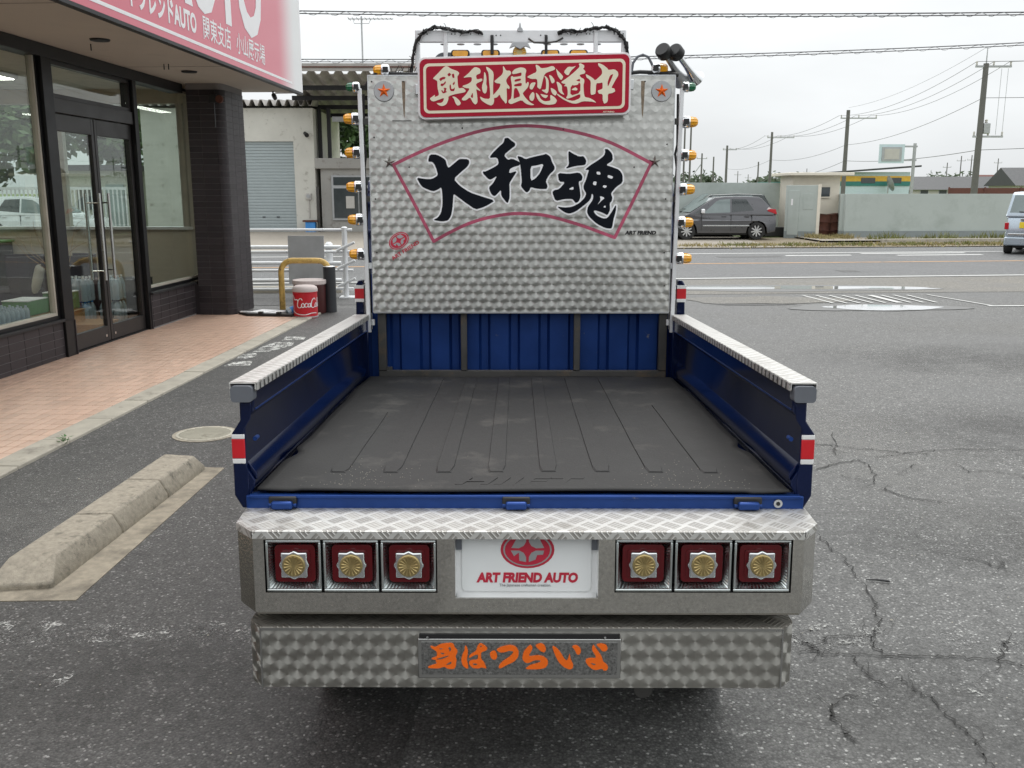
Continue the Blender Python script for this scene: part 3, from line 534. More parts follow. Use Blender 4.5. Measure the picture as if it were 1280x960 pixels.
for pl_ in CRK:
    g=[Vector(p) for p in pl_]; fine=[]
    for i in range(len(g)-1):
        for k in range(6): fine.append(g[i].lerp(g[i+1],k/6)+Vector((random.uniform(-.012,.012),random.uniform(-.012,.012))))
    fine.append(g[-1]); n=len(fine); vs=[];w0=random.uniform(.0022,.0045)
    for i,p in enumerate(fine):
        d=(fine[min(i+1,n-1)]-fine[max(i-1,0)]).normalized(); e=Vector((-d.y,d.x))*w0*random.uniform(.4,1.3)*(1 if 0<i<n-1 else .1)
        vs+=[(p.x+e.x,p.y+e.y,.0068),(p.x-e.x,p.y-e.y,.0068)]
    MB().add(vs,[(2*i,2*i+1,2*i+3,2*i+2) for i in range(n-1)]).build('crack','crack',lot)
    for q in range(3):       # hairline side branches
        p=fine[random.randrange(n)].copy(); a=random.uniform(0,6.28); bv=[]; m_=random.randrange(6,14)
        for i in range(m_):
            w=w0*.45*(1-i/m_); bv+=[(p.x-math.sin(a)*w,p.y+math.cos(a)*w,.0066),(p.x+math.sin(a)*w,p.y-math.cos(a)*w,.0066)]; a+=random.uniform(-.6,.6); p=p+Vector((math.cos(a),math.sin(a)))*.028
        MB().add(bv,[(2*i,2*i+1,2*i+3,2*i+2) for i in range(m_-1)]).build('crack','crack',lot)
# loose pale chips lying on the lot
mb=MB()
for k in range(500):
    x=random.uniform(-3,6); y=random.uniform(2.2,9); r_=random.uniform(.0015,.0045)*(1 if random.random()<.93 else 1.8); z=.0065; a=random.uniform(0,6)
    mb.add([(x+r_*math.cos(a),y+r_*math.sin(a),z),(x+r_*math.cos(a+1.7),y+r_*math.sin(a+1.7),z),(x+r_*math.cos(a+3),y+r_*math.sin(a+3),z),(x+r_*math.cos(a+4.6),y+r_*math.sin(a+4.6),z),(x,y,z+r_*.6)],[(0,1,4),(1,2,4),(2,3,4),(3,0,4)])
o=mb.build('loose_chips','concrete_light'); tag(o,'pale stone chips scattered over the asphalt lot','gravel',kind='stuff')
tw=MB().tube([(1.505,3.745,.008),(1.55,3.74,.010),(1.60,3.725,.009)],[.002,.004,.005],6).build('twig','plastic_black'); tag(tw,'short dark twig lying on the cracked asphalt','twig')
# ================================================================ shop building (local x = outwards, y = along the front)
SH_LOC=(-4.44,9.0,0); SH_ROT=(0,0,R(-2.6))
walk=bpy.data.objects.new('walkway',None)
wb=MB().box(-.25,1.46,-11,3.95,-.02,.012).build('walkway','grout_terra'); wb.location=SH_LOC; wb.rotation_euler=SH_ROT; tag(wb,kind='structure')
tp=MB().box(-.0358,.0358,-.0717,.0717,0,.008).build('tile','tile_terra',wb,.0015,seg=1)
near=[];rest=[]
for i in range(22):
    for j in range(-47,26):
        v=1.42-i*.078; u=j*.1505-.02
        if v<-.05 and .35>u or v<-.05 and 2.1<u: continue
        near.append((v,u))
vis_=lambda v,u:(-4.44+v+.045*u,9+u-.045*v)
def infr(v,u):
    X,Y=vis_(v,u); d=Y*.98+1.62*.199
    return d>.5 and abs(X/d)<.56 and (Y*.199-1.62*.98)/d>-.42
near.sort(key=lambda p:(0 if infr(*p) else 1,p[1]))
first=True
for k,(v,u) in enumerate(near):
    if k<300:
        if k==0: tp.location=(v,u,.012)
        else: share(tp,'tile',wb,(v,u,.012+random.uniform(-.0006,.0006)))
    else: rest.append((v,u))
mb=MB()
for v,u in rest: mb.box(v-.0358,v+.0358,u-.0717,u+.0717,.012,.0198+random.uniform(0,.001))
mb.build('tile_field','tile_terra',wb,kind='stuff')
kb=thing('walkway_kerb',None,None,SH_LOC,SH_ROT); tag(kb,kind='structure')
for k in range(25):
    u=-10.8+k*.605
    if u<3.9: MB().box(1.462,1.655,u+.003,u+.602,-.03,.024+random.uniform(-.002,.003)).build('kerb_stone','concrete_light',kb,.008)
wd=thing('weed','small green weed sprouting from the walkway kerb joint','weed',(-2.93,5.95,.0),(0,0,0))
for k in range(16):
    a=random.uniform(0,6.28); r_=random.uniform(.02,.07); z=random.uniform(.02,.06); s_=random.uniform(.012,.02)
    c=Vector((r_*math.cos(a),r_*math.sin(a),z)); d=Vector((math.cos(a),math.sin(a),.2))*s_; e=Vector((-math.sin(a),math.cos(a),0))*s_*.5
    MB().add([c-d,c+e,c+d,c-e],[(0,1,2,3)]).build('leaf','weed',wd); MB().tube([(0,0,0),(c.x*.6,c.y*.6,c.z*.8),tuple(c-d)],.0012,4).build('stem','weed',wd)
shop=thing('shop_building','single-storey shop front with dark tiled base, glass doors and red signboard','shop',SH_LOC,SH_ROT)
S=shop
tile0=None
def tilewall(name,faces,m_core):
    """core box + individual tiles on its outward face; faces: (fixed v, u0,u1,z0,z1)"""
    global tile0
    v,u0,u1,z0,z1=faces
    c=MB().box(v-.14,v,u0,u1,.0,z1).build(name,m_core,S)
    tw_,th_=.255,.0785; r_=0; z=z1
    while z>z0+.02:
        h=min(th_,z-z0); u=u1
        first=True
        while u>u0+.01:
            w=min(tw_*(.42 if (first and name=='low_wall') else 1),u-u0); first=False
            if tile0 is None: tile0=MB().box(-.0,.006,-.5,.5,-.5,.5).build('wall_tile','tile_dark',c); o=tile0
            else: o=share(tile0,'wall_tile',c)
            o.location=(v,u-w/2,z-h/2); o.scale=(1,w-.007,h-.0065); u-=w
        z-=th_
    return c
tilewall('low_wall',(-.012,-3.2,.372,.02,.375),'grout_dark')
MB().box(-.152,-.012,-9,-3.2,0,.375).build('low_wall','tile_dark',S)
tilewall('low_wall',(.03,2.20,3.56,.02,.43),'grout_dark')
MB().box(-.14,.028,.372,.385,0,.375).build('wall_end','tile_dark',S); MB().box(-.14,.028,2.188,2.2,0,.43).build('wall_end','tile_dark',S)
for u0,u1,z,v in ((-9,.385,.375,.02),(2.186,3.56,.43,.062)): MB().box(-.13,v,u0,u1,z,z+.03).build('window_sill','steel_trim',S,.004)
# tiled column with a rounded corner
rc=.09; V1,U0,U1=.56,3.55,4.35
cp=[(.09,U0),(V1-rc,U0)]+[(V1-rc+rc*math.sin(R(a)),U0+rc-rc*math.cos(R(a))) for a in (22.5,45,67.5)]+[(V1,U0+rc),(V1,U1),(.09,U1)]
colm=MB().prism(cp,'z',0,3.0).build('column','grout_dark',S)
th_=.0785
ct=[]
def coltile(a,b,name='column_tile'):
    """tile mesh over the footprint edge a-b, raised 6 mm"""
    d=Vector((b[0]-a[0],b[1]-a[1])); n=Vector((d.y,-d.x)).normalized(); g=d.normalized()*.0025
    p=[Vector(a)+g,Vector(b)-g,Vector(b)-g+n*.006,Vector(a)+g+n*.006]
    return MB().prism([tuple(q) for q in p],'z',.0025,th_-.0025).build(name,'tile_dark',colm)
arcp=[(V1-rc+rc*math.sin(R(a)),U0+rc-rc*math.cos(R(a))) for a in (0,22.5,45,67.5,90)]
cor=MB().prism([p for p in arcp]+[(V1-rc+(rc+.006)*math.sin(R(a)),U0+rc-(rc+.006)*math.cos(R(a))) for a in (90,67.5,45,22.5,0)],'z',.0025,th_-.0025).build('corner_tile','tile_dark',colm,smooth=50)
protos=[coltile((.09,U0),(.26,U0)),coltile((.26,U0),(V1-rc,U0)),cor,coltile((V1,U0+rc),(V1,U0+rc+.255)),coltile((V1,U0+rc+.255),(V1,U0+rc+.51)),coltile((V1,U0+rc+.51),(V1,U1))]
for r_ in range(1,37):
    for p in protos: share(p,p.name.split('.')[0],colm,(0,0,r_*th_+.02))
for p in protos: p.location=(0,0,.02)
# alarm bell + camera
ab=MB().cone((V1-.02,U0-.02,2.80),(V1-.02,U0-.07,2.80),.05,.05,20).build('alarm_bell','rusty_drum',S,.008); MB().box(V1-.16,V1-.06,U0-.06,U0-.004,2.76,2.86).build('alarm_box','plastic_black',ab,.006); MB().tube([(V1-.10,U0-.02,2.76),(V1-.10,U0-.02,2.45)],.006,6).build('alarm_conduit','plastic_grey',ab)
# glazing
def frame_rect(name,v0,v1,u0,u1,z0,z1,f,m,parent):
    mb=MB(); mb.box(v0,v1,u0,u0+f,z0,z1); mb.box(v0,v1,u1-f,u1,z0,z1); mb.box(v0,v1,u0+f,u1-f,z0,z0+f); mb.box(v0,v1,u0+f,u1-f,z1-f,z1); return mb.build(name,m,parent,.003)
def window(u0,u1,z0,z1,fm,inner,v=-.06,f=.035):
    w=frame_rect('window_frame',v-.04,v+.04,u0,u1,z0,z1,f,fm,S)
    if inner: frame_rect('inner_frame',v-.03,v+.03,u0+f,u1-f,z0+f,z1-f,.03,inner,w)
    MB().box(v-.004,v+.004,u0+f,u1-f,z0+f,z1-f).build('window_pane','window_glass',w)
    return w
window(-2.6,.20,.405,2.96,'door_black','beige_frame'); window(-6.0,-2.64,.405,2.96,'door_black','beige_frame')
window(2.24,4.02,.46,2.96,'door_black','beige_frame'); MB().box(-.14,.09,4.02,4.35,0,3.0).build('wall_return','beige_frame',S); MB().box(-.14,.088,3.562,4.02,0,.43).build('low_wall','tile_dark',S); window(.40,2.14,2.53,2.88,'bronze_frame',None,f=.04)
for u0,u1 in ((.20,.385),(2.14,2.235)): MB().box(-.13,.02,u0,u1,.02,2.97).build('mullion','door_black',S,.005)
MB().box(-.12,.0,.385,2.14,2.39,2.53).build('door_header','bronze_frame',S,.004); MB().box(-.14,.03,-9,3.6,2.88,2.998).build('head_beam','steel_trim',S,.004)
MB().box(-.11,-.01,.385,2.14,.0,.03).build('threshold','steel_trim',S)
for u0,u1,hu in ((.39,1.235,1.13),(1.25,2.135,1.34)):
    d=MB(); d.box(-.085,-.035,u0,u0+.055,.035,2.385); d.box(-.085,-.035,u1-.055,u1,.035,2.385); d.box(-.085,-.035,u0+.055,u1-.055,.035,.20); d.box(-.085,-.035,u0+.055,u1-.055,2.22,2.385)
    d=d.build('glass_door','bronze_frame',S,.004)
    MB().box(-.064,-.056,u0+.055,u1-.055,.20,2.22).build('door_pane','window_glass',d)
    for v in (.015,-.135): MB().tube([(v,hu,.70),(v,hu,1.62)],.016,12).build('door_handle','stainless',d,smooth=40)
    for z in (.80,1.52): MB().cone((-.135,hu,z),(.015,hu,z),.008,.008,8).build('handle_stud','stainless',d)
    MB().cone((-.035,hu-(.0 if hu>1.2 else .0),.10),(-.030,hu,.10),.016,.016,14).build('lock_cylinder','stainless',d)
# soffit, fascia, upper storey mass
sf=MB().box(-.14,1.24,-9,4.66,3.0,3.05).build('soffit','soffit',S)
MB().box(-.1,1.235,1.95,1.956,2.9985,3.0).build('soffit_joint','dark_void',sf); MB().box(-.1,1.235,-1.6,-1.594,2.9985,3.0).build('soffit_joint','dark_void',sf)
for v,u in ((.67,.06),(.61,2.35),(.64,-2.4)):
    MB().cone((v,u,2.985),(v,u,3.0),.085,.09,24).build('downlight','steel_trim',sf)
for v,u in ((.45,.33),(.57,1.73),(.62,1.73)): MB().tube([(v,u,3.0),(v,u,2.94)],.006,6).build('ceiling_hook','steel_trim',sf)
cmr=MB().tube([(.93,4.55,3.0),(.93,4.55,2.96),(.96,4.50,2.93)],.012,8).build('security_camera','plastic_black',S); MB().lathe([(.0001,-.05),(.028,-.045),(.032,.0),(.03,.04),(.0001,.05)],14,Matrix.Translation((.965,4.49,2.925))@Matrix.Rotation(R(60),4,'X')).build('camera_dome','plastic_black',cmr,smooth=50)
fb=MB().box(1.255,1.30,-9,4.69,2.99,4.9).build('fascia_board','fascia_print',S)
MB().prism([(1.298,4.691),(1.255,4.691),(.9,4.76),(.9,4.78),(1.298,4.74)],'z',2.99,4.9).build('fascia_end','sign_white',fb)
MB().box(1.245,1.312,-9,4.70,2.962,2.992).build('fascia_trim','steel_trim',fb); MB().box(1.22,1.26,-9,4.66,2.975,3.06).build('fascia_back_rail','dark_steel',fb)
MB().box(1.3002,1.3022,-9,4.2,3.055,3.085).build('printed_line','sign_white',fb)
RT=(R(90),0,R(90))
text_obj('fascia_lettering','アートフレンドAUTO',.245,'sign_white',fb,(1.302,.80,3.165),RT,align='RIGHT',bold=.009,sx=.80)
text_obj('fascia_lettering','関東支店',.245,'sign_white',fb,(1.302,1.385,3.165),RT,bold=.002,sx=.86); text_obj('fascia_lettering','小山展示場',.245,'sign_white',fb,(1.302,2.50,3.165),RT,bold=.002,sx=.86)
text_obj('fascia_big_lettering','AUTO',1.35,'sign_white',fb,(1.302,2.98,3.45),RT,align='RIGHT',bold=.05,sx=.80)
MB().box(-7,1.22,-9,4.64,3.06,4.88).build('roof_mass','white_wall',S)
# interior shell
MB().box(-7,-.14,-9,4.2,-.02,.018).build('room_floor','room_floor',S); MB().box(-7,-.14,-9,4.2,2.985,3.0).build('room_ceiling','ceiling_white',S)
MB().box(-7.1,-7,-9,4.2,0,3.0).build('room_back_wall','beige_wall',S); MB().box(-7,-.14,-9.1,-9,0,3.0).build('room_side_wall','beige_wall',S)
kw=MB().box(-7,-.10,4.05,4.2,0,1.13).build('knee_wall','beige_wall',S); MB().box(-7,-.10,3.99,4.2,1.13,1.17).build('knee_sill','white_metal',kw,.004)
MB().box(-7,-.1,4.05,4.2,2.80,3.0).build('room_head_wall','beige_wall',S)
for k,v in enumerate((-7.0,-5.3,-3.6,-1.9,-.22)):
    MB().box(v-.04,v+.04,4.06,4.16,1.17,2.80).build('window_mullion','beige_frame',S)
    if k: MB().box(v-1.66,v-.04,4.10,4.106,1.17,2.80).build('window_pane','window_glass',S)
# lit strip lights under the shop ceiling
for v,u in ((-1.6,-.8),(-1.6,1.8),(-4.0,.5),(-1.6,-3.6),(-4.0,3.0)):
    fx=MB().box(v-.14,v+.14,u-.62,u+.62,2.93,2.985).build('ceiling_light','ceiling_white',S,.006); MB().box(v-.10,v+.10,u-.60,u+.60,2.922,2.931).build('light_tube','tube_light',fx)
# ---- things inside the shop
def ip(v,u,z=.018):
    c,s_=math.cos(R(-2.6)),math.sin(R(-2.6)); return (SH_LOC[0]+v*c-u*s_,SH_LOC[1]+v*s_+u*c,z)
rm=MB().box(-.55,.0,-.42,.42,0,.006).build('door_mat','red_mat'); rm.location=ip(-.22,1.15); rm.rotation_euler=SH_ROT; tag(rm,'red door mat just inside the glass doors','mat')
def bottlepack(v,u,z,nx_,ny_,cap,label,h=.30):
    t_=thing('bottle_pack',label,'bottles',ip(v,u,z),SH_ROT,'water bottle packs inside the shop')
    for i in range(nx_):
        for j in range(ny_):
            b_=MB().lathe([(.0001,0),(.040,.0),(.043,.02),(.041,h*.3),(.043,h*.55),(.041,h*.7),(.022,h*.86),(.014,h*.9),(.014,h*.94)],10).build('bottle','clear_plastic',t_,smooth=50); b_.location=(i*.088,j*.088,0)
            MB().lathe([(.016,h*.93),(.016,h),(.0001,h)],8).build('bottle_cap',cap,b_)
    return t_
for k,(v,u,z,c,l) in enumerate(((-1.08,2.42,.018,'blue_plastic','clear water bottle pack at the bottom of the left pile'),(-1.08,2.42,.32,'sign_white','clear water bottle pack on top of the left pile'),(-.78,2.62,.018,'navy','dark blue labelled bottle pack at the bottom of the right pile'),(-.78,2.62,.32,'sign_white','pale bottle pack on the middle of the right pile'))):
    bottlepack(v,u,z,3,3,c,l)
for v,u,z,dx,dy,dz,mm,l in ((-1.15,1.55,.275,.30,.42,.16,'green_box','green and white carton on the window shelf'),(-.98,2.02,.275,.28,.30,.20,'green_box','dark green carton standing beside the window mullion'),(-.62,3.15,.018,.40,.30,.52,'plastic_black','black cloth-covered crate beside the bottle piles'),(-.62,2.0,.018,.4,.5,.10,'wood','low wooden step near the doors'),(-.45,3.3,.018,.20,.16,.36,'cream_wall','cream carton standing behind the right door'),(-1.1,1.05,.018,.7,2.1,.245,'wood','low wooden display bench behind the big window')):
    t_=thing('carton' if 'carton' in l else ('crate' if 'crate' in l else 'wooden_bench'),l,'box' if ('carton' in l or 'crate' in l) else 'bench',ip(v,u,z),SH_ROT)
    MB().box(-dx/2,dx/2,-dy/2,dy/2,0,dz).build('body',mm,t_,.006); MB().box(-dx*.51,dx*.51,-dy*.51,dy*.51,dz,dz+.012).build('lid' if 'bench' not in l else 'top','sign_white' if mm=='green_box' else mm,t_,.004)
tb=thing('bottle_tray','tray of small white-capped bottles on the window bench','bottles',ip(-1.1,.75,.275),SH_ROT)
MB().box(-.12,.30,-.42,.42,0,.012).build('tray','navy',tb)
for i in range(4):
    for j in range(9):
        b_=MB().lathe([(.0001,.012),(.038,.012),(.040,.09),(.03,.12),(.014,.13),(.014,.15),(.0001,.152)],8).build('bottle','clear_plastic',tb,smooth=50); b_.location=(-.07+i*.09,-.37+j*.092,0)
def armchair(v,u,rz,l,cush):
    t_=thing('armchair',l,'chair',ip(v,u),(0,0,R(rz)))
    MB().box(-.33,.33,-.32,.32,.08,.42).build('seat','purple',t_,.05,seg=3)
    bk=[(-.36*math.cos(R(a)),.36*math.sin(R(a))) for a in range(-20,201,20)]; mb=MB()
    for i in range(len(bk)-1):
        for (ra,rb) in ((1.0,.84),):
            a,b=bk[i],bk[i+1]; mb.add([(a[0],a[1],.08),(b[0],b[1],.08),(b[0],b[1],.82),(a[0],a[1],.82),(a[0]*ra*.84,a[1]*.84,.08),(b[0]*.84,b[1]*.84,.08),(b[0]*.84,b[1]*.84,.82),(a[0]*.84,a[1]*.84,.82)],[(0,1,2,3),(7,6,5,4),(3,2,6,7)])
    mb.build('backrest','purple',t_,smooth=60)
    for x in (-.25,.25):
        for y in (-.25,.25): MB().cone((x,y,0),(x,y,.09),.018,.025,8).build('leg','wood',t_)
    if cush:
        q=MB().box(-.24,.24,-.05,.07,.42,.80).build('cushion','cushion',t_,.05,seg=3); q.rotation_euler=(R(-18),R(14),0)
armchair(-2.05,3.0,-60,'dark purple tub armchair with a pale cushion behind the window',True); armchair(-1.5,3.2,-100,'dark purple round-backed tub armchair behind the left door',False)
pt=thing('dried_branches','vase of bare curly dried branches inside the shop','vase',ip(-1.35,2.75),SH_ROT)
MB().lathe([(.06,0),(.09,.15),(.05,.45),(.06,.62),(.05,.62),(.04,.45),(.0001,.05)],16).build('vase','cushion',pt,smooth=60)
random.seed(3)
for k in range(14):
    a=random.uniform(0,6.28); p=Vector((0,0,.5)); pts=[tuple(p)]; d=Vector((math.cos(a)*.3,math.sin(a)*.3,1)).normalized()
    for q in range(9):
        d=(d+Vector((random.uniform(-.5,.5),random.uniform(-.5,.5),random.uniform(-.15,.25)))).normalized(); p=p+d*.10; pts.append(tuple(p))
    MB().tube(pts,[.005-.0004*i for i in range(10)],5).build('branch','wood',pt)
ct_=thing('counter','dark cabinet against the shop window line','cabinet',ip(-2.9,3.4),SH_ROT); MB().box(-.3,.3,-.5,.5,0,.95).build('body','plastic_black',ct_,.01); MB().box(-.32,.32,-.52,.52,.95,.98).build('top','green_box',ct_,.004)
# ================================================================ parking block, manhole
pbk=thing('parking_block','weathered concrete wheel stop on its pale concrete strip','wheel stop',(0,0,0))
bx=[(-2.175,3.62),(-1.915,3.66),(-1.83,5.38),(-2.10,5.42)]
def lerp2(a,b,f): return (a[0]+(b[0]-a[0])*f,a[1]+(b[1]-a[1])*f)
for k in range(3):
    f0,f1=(0,.375,.69)[k]+(.002 if k else 0),(.375,.69,1)[k]-(.002 if k<2 else 0)
    A,B=lerp2(bx[0],bx[3],f0),lerp2(bx[0],bx[3],f1); C,D=lerp2(bx[1],bx[2],f0),lerp2(bx[1],bx[2],f1)
    h=.108; ti=.045
    def top(p,q,s0): return (p[0]+(q[0]-p[0])*.16,p[1]+s0,h)
    t4=[top(A,C,.13 if k==0 else 0),(C[0]+(A[0]-C[0])*.16,C[1]+(.13 if k==0 else 0),h),(D[0]+(B[0]-D[0])*.16,D[1]-(.06 if k==2 else 0),h),(B[0]+(D[0]-B[0])*.16,B[1]-(.06 if k==2 else 0),h)]
    vs=[(A[0],A[1],-.01),(C[0],C[1],-.01),(D[0],D[1],-.01),(B[0],B[1],-.01),(A[0],A[1],.03),(C[0],C[1],.03),(D[0],D[1],.03),(B[0],B[1],.03)]+t4
    fs=[(0,3,2,1),(8,9,10,11)]
    for q in range(4): r_=(q+1)%4; fs+=[(q,r_,4+r_,4+q),(4+q,4+r_,8+r_,8+q)]
    MB().add(vs,fs).build('block_section','concrete',pbk,.009,seg=2)
MB().prism([(-2.24,3.53),(-1.765,3.545),(-1.725,5.41),(-2.16,5.46)],'z',-.02,.007).build('base_strip','concrete_dirty',pbk)
mh=thing('manhole_cover','round pale manhole cover set in the asphalt by the walkway','manhole',(-2.1,6.22,0))
MB().cone((0,0,-.02),(0,0,.008),.215,.215,40).build('rim','concrete',mh); cv=MB().cone((0,0,0),(0,0,.011),.19,.19,40).build('lid','manhole',mh)
for k in range(-6,7):
    w=math.sqrt(max(0,.17**2-(k*.026)**2))
    if w>.03: MB().box(-w,w,k*.026-.006,k*.026+.006,.011,.0145).build('tread_bar','manhole',cv)
# ================================================================ the truck
TR_LOC=(.028,2.36,0); TR_ROT=(R(-1.94),0,R(-.3))
truck=thing('pickup_truck','dark blue mini pickup truck with decorated swirl-steel back panel and open bed, tailgate removed','truck',TR_LOC,TR_ROT)
T=truck
def sc_pts(l,k=1e-4): return [[(a*k,b*k) for a,b in p] for p in l]
def plates(name,polys,y,d,m,parent,smooth=1,step=.00006):
    """flat cut-out pieces facing the rear (-y); each one stands a hair prouder than the last"""
    mb=MB()
    for i,p in enumerate(polys): mb.prism(smooth_poly(p,smooth) if smooth else p,'y',y-d-i*step,y)
    return mb.build(name,m,parent)
def ribbon(name,polys,w,y,m,parent,closed=True,h0=.0003):
    mb=MB(); k=0
    for p in polys:
        n=len(p)
        for i in range(n if closed else n-1):
            a,b=Vector(p[i]),Vector(p[(i+1)%n]); d=(b-a)
            if d.length<1e-6: continue
            e=Vector((-d.y,d.x)).normalized()*w/2; yy=y-h0-(k%40)*.00001; k+=1
            q=[a+e,a-e,b-e,b+e]
            mb.add([(v.x,yy,v.y) for v in q],[(0,1,2,3)])
            c=[(a.x+math.cos(t*.785)*w/2,yy-.000006,a.y+math.sin(t*.785)*w/2) for t in range(8)]
            mb.add(c,[tuple(range(8))])
    return mb.build(name,m,parent)
# ---- bed
MB().box(-.72,.72,-.004,1.96,.775,.832).build('bed_floor','blue_paint',T,.004)
def gate(sx):
    g=MB().prism([(sx*a,b) for a,b in [(.706,1.112),(.744,1.112),(.744,1.035),(.766,1.0),(.766,.835),(.748,.80),(.722,.80),(.722,.842),(.712,.857),(.712,.872),(.732,.905),(.732,1.04),(.706,1.06)]],'y',.0,1.90).build('side_gate','blue_paint',T,.003)
    # pressed swage lines along the inner sheet
    MB().box(*sorted((sx*.7045,sx*.710)),.012,1.88,1.0615,1.0655).build('swage_line','blue_lit_worn',g)
    MB().prism([(sx*a,b) for a,b in [(.7095,.888),(.733,.922),(.733,.905),(.7095,.870)]],'y',.012,1.88).build('ledge','blue_paint',g,.002)
    MB().prism([(sx*a,b) for a,b in [(.697,1.128),(.697,1.116),(.699,1.116),(.699,1.1345),(.7625,1.1345),(.7625,1.092),(.765,1.092),(.765,1.1375),(.697,1.1375)]],'y',-.008,1.90).build('rail_cap','tread_rail',g,uv='yx')
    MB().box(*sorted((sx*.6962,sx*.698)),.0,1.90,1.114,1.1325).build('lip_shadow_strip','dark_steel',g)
    for k in range(46): MB().box(*sorted((sx*.6945,sx*.699)),.0+k*.0412,.022+k*.0412,1.116,1.1365,Matrix.Shear('XY',4,(0,0)) if False else None).build('tread_bar','tread_rail',g,uv='yx')
    MB().prism(rrect(*sorted((sx*.703,sx*.760)),1.087,1.130,.010),'y',-.022,.02).build('end_cap','plastic_grey',g,.004)
    for z0,z1,mm in ((.985,.998,'band_white'),(.932,.985,'band_red'),(.918,.932,'band_white')):
        MB().box(*sorted((sx*.734,sx*.7685)),-.0035,.06,z0,z1).build('reflective_band',mm,g,.002)
    # rear edge strip of the gate with its bulged outer section
    MB().prism([(sx*a,b) for a,b in [(.712,1.083),(.742,1.083),(.742,1.035),(.767,1.0),(.767,.832),(.747,.797),(.728,.797),(.728,.9),(.735,.92),(.735,1.01),(.716,1.04)]],'y',-.0025,.003).build('rear_edge','blue_paint',g,.002)
    MB().cone((sx*.708,.004,.985),(sx*.708,.03,.985),.006,.006,8).build('gate_stop','blue_lit_worn',g)
    for y in (.35,1.0,1.6):
        MB().cone((sx*.752,y-.04,.805),(sx*.752,y+.04,.805),.011,.011,10).build('hinge','blue_lit_worn',g,smooth=40)
    return g
gate(-1); gate(1)
# ---- rear sill beam with three latch brackets
beam=MB().box(-.735,.745,-.012,.03,.775,.833).build('rear_beam','blue_lit_worn',T,.003)
MB().box(-.725,.735,-.02,.0,.828,.8365).build('beam_lip','blue_lit_worn',beam,.002)
for x in (-.635,-.017,.595):
    b_=MB().box(x-.028,x+.028,-.040,-.008,.802,.8235).build('latch_bracket','blue_lit_worn',beam,.006,seg=3)
    MB().box(x-.037,x+.037,-.026,-.006,.812,.834).build('latch_seal','black_rubber',b_,.004)
    MB().cone((x-.036,-.02,.811),(x+.036,-.02,.811),.0075,.0075,10).build('latch_pin','blue_lit_worn',b_,smooth=40)
w_=MB().cone((.676,-.011,.815),(.676,-.0175,.815),.0115,.0115,16).build('washer','alu',beam); MB().cone((.676,-.0175,.815),(.676,-.019,.815),.0055,.0055,10).build('washer_hole','plastic_black',w_)
# ---- bulkhead: ribbed blue sheet behind a dark guard frame
prof=[]; x=-.70; y0=1.985
steps=[.055,.012,.03,.012]
while x<.70:
    prof+= [(x,y0),(x+.085,y0),(x+.097,y0+.022),(x+.128,y0+.022),(x+.140,y0)]; x+=.140
mb=MB()
for i in range(len(prof)-1):
    a,b=prof[i],prof[i+1]
    mb.add([(a[0],a[1],.80),(b[0],b[1],.80),(b[0],b[1],1.32),(a[0],a[1],1.32)],[(0,1,2,3)])
mb.build('bulkhead','blue_lit_worn',T)
fr=MB().box(-.662,.682,1.925,1.955,.836,.872).build('guard_frame','dark_steel',T,.003)
for x0,x1 in ((-.662,-.624),(-.277,-.248),(.249,.279),(.644,.682)):
    MB().box(x0,x1,1.922,1.952,.872,1.17).build('frame_upright','dark_steel',fr,.003)
MB().box(-.662,.682,1.93,1.955,1.17,1.20).build('frame_top_bar','dark_steel',fr,.003)
MB().box(-.626,-.60,1.93,1.95,.872,.887).build('corner_plate','dark_steel',fr)
for sx in (-1,1):
    MB().box(*sorted((sx*.700,sx*.750)),1.885,1.99,.79,1.13).build('bed_corner_post','blue_paint',T,.005)
    p=MB().prism([(sx*.730,1.06),(sx*.770,1.06),(sx*.766,1.27),(sx*.755,1.29),(sx*.735,1.29)],'y',1.965,2.03).build('cab_corner_post','blue_paint',T,.006)
    for z0,z1,mm in ((1.252,1.268,'band_white'),(1.205,1.252,'band_red'),(1.19,1.205,'band_white')):
        MB().box(*sorted((sx*.729,sx*.7715)),1.962,2.0,z0,z1).build('reflective_band',mm,p)
# ---- decorated back panel
pn=MB().box(-.6765,.683,1.90,1.915,1.149,2.196).build('back_panel','scale_panel',T,uv='xz')
MB().box(-.679,-.6755,1.8985,1.918,1.147,2.198).build('panel_edge','alu',pn); MB().box(.682,.6855,1.8985,1.918,1.147,2.198).build('panel_edge','alu',pn)
MB().box(-.676,.6825,1.8985,1.918,1.143,1.1505).build('panel_edge','alu',pn); MB().box(-.676,.6825,1.8985,1.918,2.194,2.1985).build('panel_edge','alu',pn)
big=sc_pts(BIG); hol=sc_pts(HOLE)
ribbon('letter_outline',[smooth_poly(p) for p in big],.0145,1.90,'ink_border',pn,h0=.0006)
names=[('big_letter',[0]),('big_letter',[1,2]),('big_letter',[3,4,5])]
for nm,ix in names: plates(nm,[big[i] for i in ix],1.90,.0018,'ink',pn)
for p in hol: plates('letter_counter',[p],1.8982,.0006,'ink_border',pn)
inner=[]
for p in hol:
    cx=sum(a for a,b in p)/len(p); cz=sum(b for a,b in p)/len(p); inner.append([(cx+(a-cx)*.62,cz+(b-cz)*.62) for a,b in p])
plates('counter_fill',[inner[0]],1.8975,.0004,'galv',pn,1)
fan=sc_pts(FAN)
def catmull(p,n=6):
    out=[]
    for i in range(len(p)-1):
        p0=Vector(p[max(i-1,0)]);p1=Vector(p[i]);p2=Vector(p[i+1]);p3=Vector(p[min(i+2,len(p)-1)])
        for k in range(n):
            t_=k/n; q=.5*((2*p1)+(-p0+p2)*t_+(2*p0-5*p1+4*p2-p3)*t_*t_+(-p0+3*p1-3*p2+p3)*t_**3); out.append((q.x,q.y))
    out.append(tuple(p[-1])); return out
